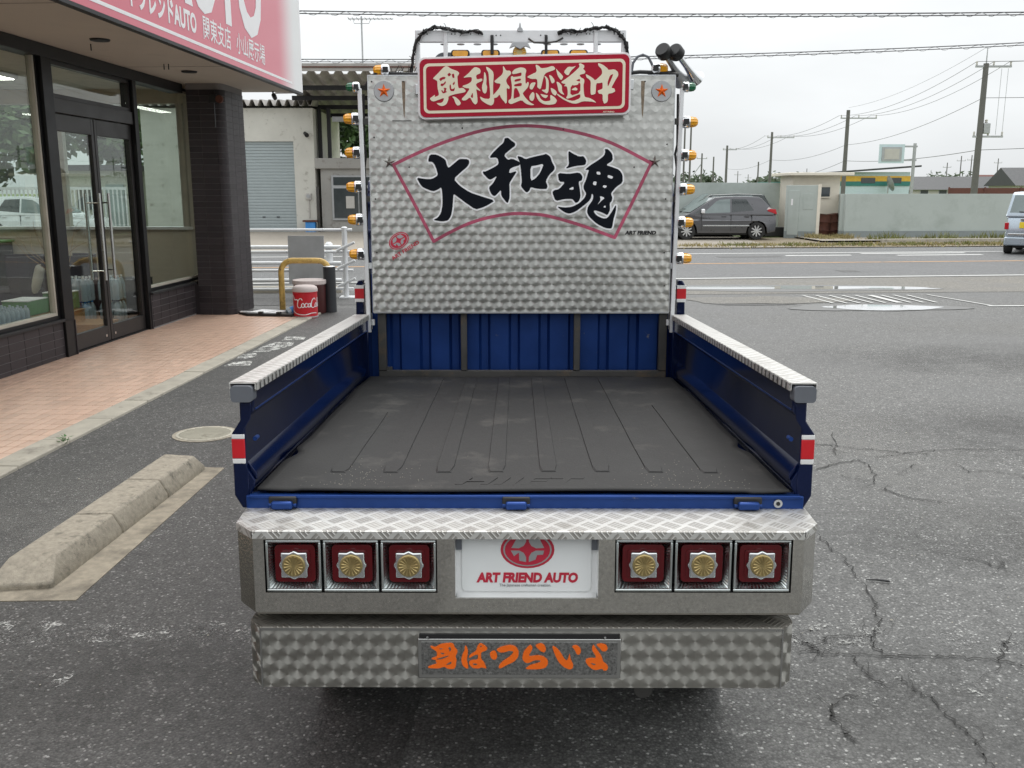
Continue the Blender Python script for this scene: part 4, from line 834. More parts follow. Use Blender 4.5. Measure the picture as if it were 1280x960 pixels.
ribbon('fan_outline',[catmull(p) for p in fan],.0145,1.90,'fan_pink',pn,closed=False,h0=.0002)
def star(cx,cz,r,y,name,m,parent,rot=0,ri=.40,h=.012):
    mb=MB(); pts=[]
    for k in range(10):
        a=R(90+36*k+rot); q=r if k%2==0 else r*ri; pts.append((cx+q*math.cos(a),y,cz+q*math.sin(a)))
    mb.add(pts+[(cx,y-h,cz)],[(k,10,(k+1)%10)[::-1] for k in range(10)])
    return mb.build(name,m,parent)
for cx,cz in ((-.606,2.129),(.624,2.128)):
    d=MB().cone((cx,1.90,cz),(cx,1.894,cz),.046,.043,32).build('star_disc','galv',pn,smooth=30)
    star(cx,cz,.031,1.8938,'orange_star','orange_paint',d)
for cx,cz in ((-.588,1.821),(.602,1.824)): star(cx,cz,.030,1.8995,'chrome_star','chrome_dark',pn,ri=.36,h=.011)
riv=MB().lathe([(.0001,.003),(.0025,.0025),(.004,0)],8,Matrix.Rotation(R(90),4,'X')).build('rivet','dark_steel',pn); riv.location=(-.26,1.90,1.97)
for x,z in ((-.66,2.17),(-.52,2.17),(.55,2.17),(.66,2.15),(.19,1.965),(.655,1.90),(.655,1.66),(.655,1.42),(.66,1.27),(-.655,1.93),(-.655,1.66),(-.655,1.42),(-.5,1.80),(.51,1.80)):
    share(riv,'rivet',pn,(x,1.90,z))
# old screw slots with rust runs
for x,w in ((-.519,.010),(.541,.011)):
    mb=MB(); mb.prism([(x-w*.8,2.172),(x+w*.8,2.172),(x+w*.6,2.09),(x+w*.25,2.012),(x-w*.2,2.03),(x-w*.6,2.10)],'y',1.8996,1.90); mb.build('rust_run','rust',pn)
MB().box(-.572,-.486,1.8985,1.90,2.0,2.0035).build('scratch_slot','dark_steel',pn)
# maker's badge, tilted, and name
def oval_(cx,cz,rx,rz,n=28,rot=0):
    return [(cx+rx*math.cos(2*math.pi*k/n)*math.cos(rot)-rz*math.sin(2*math.pi*k/n)*math.sin(rot),cz+rx*math.cos(2*math.pi*k/n)*math.sin(rot)+rz*math.sin(2*math.pi*k/n)*math.cos(rot)) for k in range(n)]
def badge(cx,cz,rx,y,rot,m_ring,m_gap,m_leaf,parent,step=.0006,name='emblem',zmax=9):
    oval=lambda *a,**k:[(p,min(q,zmax)) for p,q in oval_(*a,**k)]
    AS=.72
    e=MB().prism(oval(cx,cz,rx,rx*AS,rot=rot),'y',y-step,y).build(name,m_ring,parent)
    MB().prism(oval(cx,cz,rx*.90,rx*AS*.89,rot=rot),'y',y-2*step,y).build('emblem_ring',m_gap,e)
    MB().prism(oval(cx,cz,rx*.84,rx*AS*.82,rot=rot),'y',y-3*step,y).build('emblem_field',m_ring,e)
    ca,sa=math.cos(rot),math.sin(rot)
    def tr(p): return [(cx+(a*ca-b*AS*1.12*sa)*rx,min(zmax,cz+(a*sa+b*AS*1.12*ca)*rx)) for a,b in p]
    L1=[(-.60,.10),(-.42,.50),(-.05,.60),(-.05,.40),(-.14,.20),(-.32,.08)]
    L2=[(.05,.60),(.45,.52),(.62,.10),(.32,.08),(.14,.20),(.05,.40)]
    L3=[(-.62,-.03),(-.30,-.03),(-.14,-.14),(-.05,-.34),(-.05,-.58),(-.30,-.52),(-.32,-.12),(-.5,-.30)]
    L4=[(.30,-.03),(.62,-.03),(.58,-.22),(.36,-.24),(.30,-.46),(.05,-.58),(.05,-.34),(.14,-.14)]
    for lf in (L1,L2,L3,L4): MB().prism(tr(lf),'y',y-4*step,y).build('emblem_leaf',m_leaf,e)
    return e
badge(-.5535,1.473,.049,1.90,R(32),'logo_red','galv','galv',pn,.0004)
text_obj('badge_lettering','ART FRIEND',.023,'logo_red',pn,(-.520,1.8992,1.424),(R(90),R(-32),0),bold=.0006,sx=1.15)
text_obj('panel_lettering','ART FRIEND',.0225,'print_black',pn,(.545,1.8992,1.502),(R(90),0,0),bold=.0012,sx=1.12,shear=.15)
# ---- upright strips with marker lamps
def marker(x,y,z,sx,parent,lens='amber',tilt=0,k=1.0):
    M=Matrix.Translation((x,y,z))@Matrix.Rotation(R(90*sx),4,'Y')@Matrix.Rotation(R(tilt),4,'X')@Matrix.Scale(k,4)
    o=MB().lathe([(.0001,.0),(.021,.0),(.026,.006),(.027,.030),(.0245,.034)],20,M).build('marker_lamp','chrome',parent,smooth=40)
    # ribbed lens
    mb=MB(); n=20; pr=[(.0235,.033),(.0235,.048),(.0205,.062),(.013,.070),(.0001,.072)]; vs=[]
    for r_,z_ in pr:
        for q in range(n):
            rr=r_*(1.0 if q%2 else .9); t_=2*math.pi*q/n; vs.append((rr*math.cos(t_),rr*math.sin(t_),z_))
    fs=[(i*n+q,i*n+(q+1)%n,(i+1)*n+(q+1)%n,(i+1)*n+q) for i in range(len(pr)-1) for q in range(n)]
    mb.add(vs,fs,M).build('lamp_lens',lens,o)
    MB().box(-.012,.012,-.031,-.024,.002,.026,M).build('lamp_bracket','plastic_black',o)
    return o
for sx in (-1,1):
    zt,zb=2.14,1.055; xt,xb=sx*.7145,sx*.697
    lst=MB().add([(xt-.0085,1.888,zt),(xt+.0085,1.888,zt),(xb+.0085,1.888,zb),(xb-.0085,1.888,zb),(xt-.0085,1.906,zt),(xt+.0085,1.906,zt),(xb+.0085,1.906,zb),(xb-.0085,1.906,zb)],
        [(0,3,2,1),(4,5,6,7),(0,1,5,4),(1,2,6,5),(2,3,7,6),(3,0,4,7)]).build('lamp_strip','white_metal',T,.0015)
    for z in (1.10,1.36,1.66,2.0):
        xx=xb+(xt-xb)*(z-zb)/(zt-zb)
        MB().box(*sorted((xx,sx*.675)),1.907,1.925,z-.013,z+.013).build('strip_bracket','dark_steel' if z>1.5 else 'white_metal',lst)
    MB().box(*sorted((sx*.684,sx*.672+sx*.012)),1.892,1.91,1.07,1.145).build('strip_foot','white_metal',lst)
    for z in ((2.010,1.863,1.713,1.568,1.413) if sx<0 else (1.996,1.852,1.702,1.556,1.395)):
        xx=xb+(xt-xb)*(z-zb)/(zt-zb)
        marker(xx+sx*.006,1.90,z,sx,lst,tilt=random.uniform(-6,6))
    marker(xt+sx*.0,1.90,2.146,sx,lst,'green_lens',k=.85)
    MB().tube([(sx*.702,1.93,2.12),(sx*.706,1.93,1.9),(sx*.698,1.935,1.86),(sx*.706,1.93,1.80),(sx*.70,1.935,1.6),(sx*.704,1.93,1.55),(sx*.695,1.93,1.30),(sx*.692,1.93,1.10)],.006,6).build('lamp_wiring','cable',lst)
tl=marker(-.585,1.93,2.222,-1,pn); tr_=marker(.583,1.93,2.228,1,pn)
# ---- red signboard on the panel
sb=MB().prism([(x+(.0 if 1 else 0),z) for x,z in [(a,b+.022*(a+.449)/.93) for a,b in rrect(-.449,.481,2.0,2.262,.032,6)]],'y',1.838,1.872).build('signboard','sign_white',T,.004)
def skew(p): return [(a,b+.022*(a+.449)/.93) for a,b in p]
MB().prism(skew(rrect(-.440,.472,2.0085,2.2535,.026,6)),'y',1.8345,1.845).build('sign_face','sign_red',sb)
MB().prism(skew(rrect(-.424,.455,2.0245,2.2345,.024,6)),'y',1.8335,1.84).build('border_line','cream',sb)
MB().prism(skew(rrect(-.412,.443,2.0365,2.2225,.016,6)),'y',1.8325,1.84).build('inner_field','sign_red',sb)
sgc=sc_pts(SIGN_C); grp=[[0,1],[2,3,4],[5,6],list(range(7,15)),list(range(15,19)),[19]]
for g_ in grp: plates('sign_letter',[sgc[i] for i in g_],1.8325,.0014,'cream',sb,1,.00001)
plates('letter_gap',sc_pts(SIGN_R),1.8311,.0005,'sign_red',sb,1,.00001); plates('letter_bar',sc_pts(SIGN_C2),1.8306,.0005,'cream',sb,1,.00001)
text_obj('sign_print','ART FRIEND',.009,'cream',sb,(.385,1.8338,2.0295),(R(90),0,0),bold=.0002)
for x,z in ((-.452,2.13),(.484,2.15)): MB().box(x-.010,x+.010,1.845,1.868,z-.022,z+.022).build('sign_clip','alu',sb,.002)
# ---- roof rack, lamp visor
rk=MB().box(-.475,.474,2.0,2.02,2.355,2.408).build('roof_rack','white_metal',T,.003)
for sx in (-1,1):
    MB().prism([(sx*.455,2.356),(sx*.476,2.356),(sx*.478,1.80),(sx*.455,1.80)],'y',1.998,2.03).build('rack_post','white_metal',rk,.002)
    MB().box(*sorted((sx*.329,sx*.347)),1.992,2.02,1.80,2.40).build('rack_post','white_metal',rk,.002)
    for k in range(4):
        xx=sx*(.10+.075*k+ .02); MB().lathe([(.0001,.004),(.016,.003),(.018,0)],14,Matrix.Translation((xx,2.012,2.349))@Matrix.Rotation(R(180),4,'X')).build('rack_stud','galv',rk)
    for xx in (.09,.11,.225,.295,.31,.42,.46):
        MB().cone((sx*xx,2.0,2.39 if xx>.2 else 2.384),(sx*xx,1.9985,2.39 if xx>.2 else 2.384),.0032,.0032,8).build('rack_hole','plastic_black',rk)
    # strap
    MB().box(*sorted((sx*.108,sx*.121)) if sx>0 else (-.136,-.121),1.990,1.999,2.30,2.385).build('rack_strap','plastic_black',rk,.003)
    # tangled cable loom along the rack
    base=[(sx*.50,1.985,2.18),(sx*.485,1.985,2.28),(sx*.468,1.985,2.36),(sx*.43,1.985,2.398),(sx*.385,1.985,2.416),(sx*.33,1.985,2.410),(sx*.26,1.985,2.396),(sx*.20,1.985,2.400),(sx*.165,1.985,2.388)]
    for q in range(7):
        pts=[]
        for i in range(len(base)-1):
            for k in range(5):
                f=k/5; p=[base[i][c]*(1-f)+base[i+1][c]*f for c in range(3)]
                pts.append((p[0]+random.uniform(-.006,.006),p[1]+random.uniform(-.012,.008),p[2]+random.uniform(-.007,.007)))
        MB().tube(pts,random.uniform(.0025,.0055),5).build('cable_loom','cable',rk)
    for q in range(16):
        i=random.randrange(1,8); p=base[i]; dx,dz=random.uniform(-.012,.012),random.uniform(-.018,.02)
        MB().tube([p,(p[0]+dx,p[1]-.006,p[2]+dz),(p[0]+dx*1.6,p[1]-.004,p[2]+dz*1.35)],.0016,4).build('cable_tie','cable',rk)
MB().tube([(.035,1.996,2.37),(.06,1.994,2.352),(.11,1.994,2.350),(.16,1.994,2.356),(.19,1.994,2.372)],.004,6).build('loose_wire','dark_steel',rk)
MB().prism([(-.016,2.40),(.010,2.40),(.009,2.412),(.002,2.418),(.0,2.432),(-.003,2.440),(-.006,2.432),(-.008,2.418),(-.015,2.412)],'y',1.992,2.0).build('crest_plate','galv',rk,.002)
MB().prism([(-.052,2.325),(-.028,2.335),(-.003,2.322),(.022,2.335),(.046,2.325),(.03,2.356),(-.036,2.356)],'y',1.988,1.998).build('crest_wing','galv',rk,.003)
vis=MB().prism(rrect(-.40,.41,2.20,2.322,.05,6),'y',2.06,2.16).build('cab_visor','plastic_grey',T,.01,seg=3)
MB().box(-.295,.295,2.028,2.06,2.19,2.318).build('visor_board','white_metal',vis,.006)
for x in (-.273,-.136,.134,.262):
    f_=MB().prism(rrect(x-.042,x+.042,2.291,2.3255,.012),'y',2.018,2.03).build('roof_marker','plastic_black',vis,.002)
    MB().prism(rrect(x-.035,x+.035,2.296,2.3205,.010),'y',2.008,2.02).build('marker_lens','amber',f_,.004,seg=3)
c_=MB().cone((-.005,2.03,2.312),(-.005,2.006,2.312),.031,.031,28).build('roof_emblem','gold',vis,.003)
for k in range(16):
    a=2*math.pi*k/16; MB().cone((-.005+.012*math.cos(a),2.0055,2.312+.012*math.sin(a)),(-.005+.027*math.cos(a),2.0055,2.312+.027*math.sin(a)),.001,.003,5).build('petal','amber',c_)
# ---- air horns
hn=MB().tube([(.57,1.95,2.205),(.62,1.95,2.212),(.69,1.95,2.212)],.012,8).build('horn_bracket','plastic_black',T)
def trumpet(p0,p1,r1,mm):
    p0,p1=Vector(p0),Vector(p1); q=p1-p0; M=Matrix.Translation(p0)@q.to_track_quat('Z','Y').to_matrix().to_4x4(); l=q.length
    o=MB().lathe([(.0001,-.035),(.030,-.035),(.034,-.028),(.034,.004),(.028,.012),(.012,.016)],20,M).build('horn_driver','plastic_black',hn,smooth=40)
    MB().lathe([(.012,.01),(.013,l*.45),(.017,l*.68),(.026,l*.86),(r1,l),(r1*.92,l*.985),(.02,l*.8),(.012,l*.5)],20,M).build('horn_bell',mm,o,smooth=60)
trumpet((.632,1.885,2.285),(.735,2.03,2.19),.040,'galv'); trumpet((.690,1.90,2.285),(.795,2.02,2.198),.042,'chrome')
MB().tube([(.492,1.92,2.212),(.497,1.92,2.25),(.515,1.92,2.277),(.54,1.92,2.287),(.565,1.92,2.277),(.585,1.92,2.24),(.60,1.92,2.22)],.006,7).build('horn_hose','plastic_grey',hn,smooth=60)
MB().tube([(-.69,1.92,2.155),(-.665,1.92,2.19),(-.64,1.92,2.212),(-.56,1.925,2.208),(-.45,1.93,2.204)],.008,7).build('corner_hose','cable',T,smooth=60)
MB().tube([(.45,1.93,2.207),(.53,1.925,2.214),(.62,1.92,2.210),(.70,1.92,2.20)],.009,7).build('corner_hose','cable',T,smooth=60)
for k in range(9):
    x=-.57+k*.012; MB().tube([(x,1.92,2.212),(x+random.uniform(-.01,.02),1.915,2.222+random.uniform(0,.025))],.0018,4).build('wire_stub','cable',T)
# ---- cab (mostly hidden behind the panel)
prof=[(2.03,.42),(2.03,1.66),(2.08,1.745),(2.20,1.775),(2.75,1.765),(2.92,1.72),(3.18,1.10),(3.235,.95),(3.24,.50),(3.18,.42)]
arc=[(3.02+.30*math.cos(t),.44+.30*math.sin(t)) for t in [R(k) for k in range(0,181,20)]]
cb=MB().prism([(3.235,.95),(3.18,1.10),(2.92,1.72),(2.75,1.765),(2.20,1.775),(2.08,1.745),(2.03,1.66),(2.03,.42),(2.66,.42)]+[(2.94+.29*math.cos(R(k)),.43+.29*math.sin(R(k))) for k in range(170,9,-20)]+[(3.24,.45)],'x',-.715,.715).build('cab_body','blue_paint',T,.03,seg=3)
MB().box(-.55,.55,2.022,2.032,1.28,1.62).build('rear_window','car_glass',cb,.004)
MB().prism([(3.150,1.15),(2.942,1.655),(2.955,1.665),(3.175,1.15)],'x',-.64,.64).build('windscreen','car_glass',cb)
for sx in (-1,1):
    dr=MB().prism([(2.14,.50),(2.62,.50),(2.70,.72),(2.86,.78),(2.86,1.12),(2.14,1.12)],'x',sx*.712,sx*.722).build('cab_door','blue_paint',cb,.004)
    MB().prism([(2.16,1.14),(2.98,1.14),(2.84,1.58),(2.74,1.68),(2.16,1.68)],'x',sx*.708,sx*.719).build('side_window','car_glass',dr)
    MB().box(*sorted((sx*.721,sx*.732)),2.18,2.28,1.03,1.06).build('door_handle','plastic_black',dr,.003)
    mi=MB().box(*sorted((sx*.755,sx*.885)),3.04,3.085,1.18,1.42).build('side_mirror','plastic_black',cb,.015,seg=3)
    MB().tube([(sx*.70,3.02,1.12),(sx*.78,3.06,1.16),(sx*.80,3.06,1.24)],.010,6).build('mirror_arm','plastic_black',mi)
    MB().cone((sx*.70,2.2,1.345),(sx*.755,2.2,1.345),.018,.022,12).build('side_marker','chrome',cb,smooth=40)
    MB().cone((sx*.42,3.235,.72),(sx*.42,3.255,.72),.085,.085,20).build('headlight','clear_lens',cb)
MB().box(-.70,.70,3.20,3.275,.40,.58).build('front_bumper','chrome',cb,.02)
for y in (.42,.98,2.6):
    MB().box(-.30,.30,y,y+.06,.50,.56).build('cross_member','plastic_black',T)
for sx in (-1,1): MB().box(*sorted((sx*.26,sx*.33)),-.0,3.1,.56,.66).build('chassis_rail','plastic_black',T)
for y in (.62,2.94):
    for sx in (-1,1):
        zc=.268+.0339*y; M=Matrix.Translation((sx*.60,y,zc))@Matrix.Rotation(R(90),4,'Y')
        w_=MB().lathe([(.16,-.07),(.245,-.07),(.268,-.05),(.270,.05),(.247,.07),(.16,.07)],32,M,False).build('wheel','tyre_rubber',T,smooth=40)
        MB().lathe([(.0001,.03),(.06,.035),(.10,.02),(.155,.05),(.165,.065),(.165,-.065),(.0001,-.06)],24,M@Matrix.Scale(1 if sx>0 else -1,4,(0,0,1))).build('rim','galv',w_,smooth=40)
    MB().cone((-.6,y,.268+.0339*y),(.6,y,.268+.0339*y),.04,.04,10).build('axle','plastic_black',T)
MB().box(-.70,.70,.02,.05,.42,.78).build('rear_cross_panel','plastic_black',T); 
for sx in (-1,1):  # unseen underbody parts through the spare wheel, added to block light underneath
    MB().box(*sorted((sx*.50,sx*.70)),.27,.285,.14,.60).build('unseen_mud_flap','black_rubber',T,.004); MB().box(*sorted((sx*.64,sx*.70)),.95,2.5,.30,.56).build('unseen_side_skirt','blue_paint',T,.01)
MB().tube([(.32,-.10,.33),(.32,.6,.36),(.30,1.6,.40)],.025,12).build('exhaust_pipe','dark_steel',T,smooth=40); MB().box(-.45,-.1,1.2,1.9,.30,.52).build('fuel_tank','plastic_black',T,.03)
sp_=MB().lathe([(.14,-.07),(.24,-.07),(.265,-.05),(.265,.05),(.24,.07),(.14,.07)],28,Matrix.Translation((.05,.85,.62)),False).build('spare_wheel','tyre_rubber',T,smooth=40)
for x in (-.45,.45): MB().box(x-.03,x+.03,-.16,.10,.60,.70).build('bumper_stay','plastic_black',T)
# ---- upper rear bumper: chamfered box, tread top, lamp openings
UB=[(-.735,-.005),(-.725,-.128),(-.668,-.198),(.693,-.198),(.742,-.128),(.750,-.005)]
ub=thing('rear_bumper',None,None); ub.parent=T
def wallpanel(name,a,b,z0,z1,m,parent,holes=(),th=.006,uv=None):
    pass
MB().prism(UB,'z',.794,.7995).build('bumper_tread_top','tread_top',ub,uv='xz')
lip=MB(); n=len(UB)
for i in range(1,n-2):
    a,b=Vector(UB[i]),Vector(UB[i+1]); e=Vector((b.y-a.y,-(b.x-a.x))).normalized()*.0035
    lip.add([(a.x+e.x,a.y+e.y,.7975),(b.x+e.x,b.y+e.y,.7975),(b.x+e.x,b.y+e.y,.779),(a.x+e.x,a.y+e.y,.779),(a.x,a.y,.7998),(b.x,b.y,.7998)],[(0,3,2,1),(4,0,1,5)])
lip.build('tread_lip','tread_top',ub,uv='xz')
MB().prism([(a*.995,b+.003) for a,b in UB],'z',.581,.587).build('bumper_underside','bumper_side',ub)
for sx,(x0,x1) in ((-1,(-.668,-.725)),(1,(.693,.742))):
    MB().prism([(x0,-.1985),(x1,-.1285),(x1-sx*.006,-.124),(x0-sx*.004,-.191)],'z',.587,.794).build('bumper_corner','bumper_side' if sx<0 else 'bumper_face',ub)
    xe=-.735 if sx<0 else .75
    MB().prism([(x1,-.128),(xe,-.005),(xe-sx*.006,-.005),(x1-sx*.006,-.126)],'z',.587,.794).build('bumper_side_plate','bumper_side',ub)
# rear face with its three openings, cut as a frame of strips
OP=[(-.641,-.2125,.6385,.7755),(-.168,.187,.6245,.782),(.2275,.6655,.6405,.7775)]
xs=[-.668]+[v for o_ in OP for v in o_[:2]]+[.693]
mb=MB()
for i in range(0,len(xs),2): mb.box(xs[i],xs[i+1],-.1985,-.1925,.587,.794)
for x0,x1,z0,z1 in OP:
    mb.box(x0,x1,-.1985,-.1925,.587,z0); mb.box(x0,x1,-.1985,-.1925,z1,.794)
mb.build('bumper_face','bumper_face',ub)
for x0,x1,z0,z1 in (OP[0],OP[2]):
    w3=(x1-x0)/3
    cav=MB().box(x0,x1,-.150,-.146,z0,z1); cav.box(x0-.004,x0,-.1925,-.146,z0,z1); cav.box(x1,x1+.004,-.1925,-.146,z0,z1); cav.box(x0,x1,-.1925,-.146,z1,z1+.004); cav.box(x0,x1,-.1925,-.146,z0-.004,z0); cav.build('lamp_recess','plastic_black',ub)
    for k in range(3):
        cx=x0+w3*(k+.5); cz=(z0+z1)/2; hw=w3/2-.003; hh=(z1-z0)/2-.002
        lp_=MB().box(cx-hw,cx+hw,-.158,-.152,cz-hh,cz+hh).build('tail_lamp','chrome',ub)
        # chromed frame with a ribbed reflector sloping inwards
        mb=MB(); yF,yB=-.1965,-.166; f=.006; iw,ih=hw-.022,hh-.022
        mb.box(cx-hw,cx+hw,yF,yB,cz+hh-f,cz+hh); mb.box(cx-hw,cx+hw,yF,yB,cz-hh,cz-hh+f); mb.box(cx-hw,cx-hw+f,yF,yB,cz-hh+f,cz+hh-f); mb.box(cx+hw-f,cx+hw,yF,yB,cz-hh+f,cz+hh-f)
        mb.build('lamp_bezel','lamp_chrome',lp_,.002)
        mb=MB(); nr=14
        A,B=hw-f,hh-f
        for side in range(4):
            ln=A if side%2==0 else B; li=iw if side%2==0 else ih; oth=B if side%2==0 else A; oi=ih if side%2==0 else iw
            vs=[];fs=[]
            for q in range(nr*2+1):
                u_=-1+2*q/(nr*2); dd=.0042 if q%2 else 0
                vs.append((u_*ln,yF+.004+dd,oth)); vs.append((u_*li,yB-.0005+dd,oi+dd))
            for q in range(nr*2): fs.append((2*q,2*q+2,2*q+3,2*q+1))
            ang=R(90*side); ca,sa=math.cos(ang),math.sin(ang)
            mb.add([(cx+a*ca-c*sa,b,cz+a*sa+c*ca) for a,b,c in vs],fs)
        mb.build('ribbed_reflector','lamp_chrome',lp_)
        MB().prism(rrect(cx-iw-.004,cx+iw+.004,cz-ih-.004,cz+ih+.004,.011),'y',-.178,-.160).build('lamp_lens','lens_red',lp_,.007,seg=3)
        MB().prism(rrect(cx-iw+.008,cx+iw-.008,cz-ih+.008,cz+ih-.008,.008),'y',-.1815,-.176).build('inner_lens','lens_red',lp_,.003,seg=2)
        em=MB().prism([(cx+a*.0325,cz+b*.0325) for a,b in ((-1,-1),(-.35,-.98),(0,-1.16),(.35,-.98),(1,-1),(.98,-.35),(1.16,0),(.98,.35),(1,1),(.35,.98),(0,1.16),(-.35,.98),(-1,1),(-.98,.35),(-1.16,0),(-.98,-.35))],'y',-.1925,-.181).build('emblem_mount','chrome',lp_,.003,seg=2)
        g=MB().cone((cx,-.1925,cz),(cx,-.197,cz),.0295,.0275,32).build('gold_flower','gold',em,.0015)
        mb=MB()
        for q in range(16):
            a=2*math.pi*(q+.5)/16; mb.tube([(cx+.005*math.cos(a),-.1972,cz+.005*math.sin(a)),(cx+.0235*math.cos(a),-.1972,cz+.0235*math.sin(a))],[.0006,.0033],6)
        mb.build('flower_petals','gold',g,smooth=60)
x0,x1,z0,z1=OP[1]
pr=MB().box(x0,x1,-.160,-.156,z0-.014,z1).build('plate_recess','acrylic_white',ub)
for a,b in ((x0-.004,x0),(x1,x1+.004)): MB().box(a,b,-.1925,-.156,z0,z1).build('recess_side','acrylic_white' ,ub)
MB().box(x0,x1,-.1925,-.156,z0-.018,z0-.014).build('recess_side','acrylic_white',ub); MB().box(x0,x1,-.1925,-.156,z1,z1+.004).build('recess_top','plastic_black',ub)
for a in (x0+.001,x1-.015): MB().box(a,a+.014,-.172,-.160,.741,.781).build('plate_bracket','plastic_grey',pr)
pl=MB().prism([(a,min(b,.7915)) for a,b in rrect(x0+.015,x1-.015,.630,z1+.03,.012)],'y',-.1665,-.162).build('licence_plate','plate_white',ub,.0015)
cxp=(x0+x1)/2+.002
badge(cxp,.7400,.0675,-.1665,0,'logo_red','galv','galv',pl,.0007,'plate_emblem',.7905)
text_obj('plate_lettering','ART FRIEND AUTO',.0335,'logo_red',pl,(cxp,-.1672,.6555),(R(90),0,0),bold=.0018,shear=.12,width=.256)
text_obj('plate_slogan','The Japanese craftsman creation.',.0105,'print_grey',pl,(cxp-.005,-.1672,.6435),(R(90),0,0),width=.130)
# ---- lower bumper of swirl-finished steel
LB=[(-.692,-.03),(-.692,-.165),(-.658,-.202),(.650,-.202),(.684,-.165),(.684,-.03)]
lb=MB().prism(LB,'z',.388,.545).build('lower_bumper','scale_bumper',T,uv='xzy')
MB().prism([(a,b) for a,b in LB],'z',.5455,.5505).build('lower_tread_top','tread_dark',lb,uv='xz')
for x in (-.658,.650): MB().box(x-.002,x+.002,-.2045,-.20,.388,.546).build('corner_fold','steel_frame',lb)
MB().box(-.658,.650,-.2045,-.201,.541,.5475).build('edge_fold','steel_frame',lb)
nb=MB().box(-.2625,.2455,-.212,-.203,.418,.523).build('name_board','steel_frame',lb,.002)
MB().box(-.2535,.2365,-.2145,-.210,.429,.515).build('board_face','board_face',nb)
MB().box(-.259,.242,-.2115,-.2035,.523,.534).build('board_shadow_gap','plastic_black',nb)
for x in (-.238,.205): MB().cone((x,-.213,.528),(x,-.2145,.528),.003,.003,8).build('board_screw','chrome',nb)
org=sc_pts(ORANGE)
for g_ in ([0],[1,2],[3,4],[5,6],[7,8],[9,10]): plates('orange_letter',[org[i] for i in g_],-.2145,.0022,'orange_paint',nb,1)
plates('letter_gap',sc_pts(ORANGE_HOLE),-.2167,.0004,'board_face',nb,1)
# ---- the loose rubber bed mat
random.seed(11)
mat_o=thing('rubber_mat','worn grey ribbed rubber mat covering the truck bed floor','floor mat',TR_LOC,TR_ROT)
def mat_z(x,y):
    z=.8455+.0012*math.sin(7*x+3*y)+.001*math.sin(11*y-4*x)
    e=max(0,abs(x)-.60)/.1; z+=.004*e*e*(.5+.5*math.sin(5*y+1))
    z+=.012*math.exp(-((x+.66)**2/.004+(y-.40)**2/.02))
    z+=.004*max(0,(.10-y)/.10)*(1 if abs(x)<.6 else .2)
    return z
nx,ny=60,70; vs=[];fs=[]
def edge(y):
    h=.706+.002*math.sin(9*y)
    return h
for j in range(ny+1):
    y=-.004+(1.915+.004)*j/ny
    hl=edge(y)-(.025*math.exp(-((y-.36)/.05)**2)); hr=edge(y+.3)-(.02*math.exp(-((y-.50)/.06)**2))
    for i in range(nx+1):
        x=-hl+(hl+hr)*i/nx; vs.append((x,y+.004*math.sin(6*x),mat_z(x,y)))
w=nx+1
for j in range(ny):
    for i in range(nx): fs.append((j*w+i,j*w+i+1,(j+1)*w+i+1,(j+1)*w+i))
mm=MB(); mm.add(vs,fs); msheet=mm.build('mat_sheet','rubber',mat_o,smooth=60)
sd=msheet.modifiers.new('thick','SOLIDIFY'); sd.thickness=.006; sd.offset=-1
for k,(xc,yt) in enumerate(((-.526,1.06),(-.3755,1.86),(-.2235,1.86),(-.0737,1.86),(.076,1.86),(.229,1.86),(.3815,1.86),(.538,1.2))):
    pts=[]; hw=.024; ys=.185
    out=[(xc-hw,yt),(xc-hw,ys+.012)]+[(xc-hw+.012-.012*math.cos(R(a)),ys+.012-.012*math.sin(R(a))) for a in (30,60,90)]+[(xc+hw-.012+.012*math.sin(R(a)),ys+.012-.012*math.cos(R(a))) for a in (0,30,60,90)]+[(xc+hw,yt)]
    mb=MB(); L_=[]; n_=24
    for j in range(n_+1):
        y=ys+(yt-ys)*j/n_
        ins=0 if j>0 else .008
        for x in (xc-hw+ins,xc+hw-ins): L_.append((x,y,mat_z(x,y)+.0036))
    for j in range(n_+1):
        y=ys+(yt-ys)*j/n_
        for x in (xc-hw-.003,xc+hw+.003): L_.append((x,y-(.004 if j==0 else 0),mat_z(x,y)-.003))
    o2=2*(n_+1); F=[]
    for j in range(n_):
        F+= [(2*j,2*j+1,2*j+3,2*j+2),(o2+2*j,2*j,2*j+2,o2+2*j+2),(2*j+1,o2+2*j+1,o2+2*j+3,2*j+3)]
    F+=[(o2,o2+1,1,0)]
    mb.add(L_,F).build('mat_rib','rubber',mat_o)
text_obj('mat_lettering','HIJET',.10,'rubber',mat_o,(-.022,.052,.8478),(0,0,0),sx=1.45,bold=.002,shear=.25,depth=.0006)
mb=MB()
for k in range(260):   # grit on the mat
    s_=random.choice((-1,1)); x=s_*random.gauss(.46,.09); y=abs(random.gauss(.12,.09))+.01
    if abs(x)>.66: continue
    r_=random.uniform(.0006,.0017); z=mat_z(x,y)+.0008
    mb.add([(x-r_,y-r_*.7,z),(x+r_,y-r_*.4,z),(x+r_*.5,y+r_,z),(x-r_*.7,y+r_*.6,z),(x,y,z+r_)],[(0,1,4),(1,2,4),(2,3,4),(3,0,4)])
mb.build('grit','concrete_light',mat_o,kind='stuff')
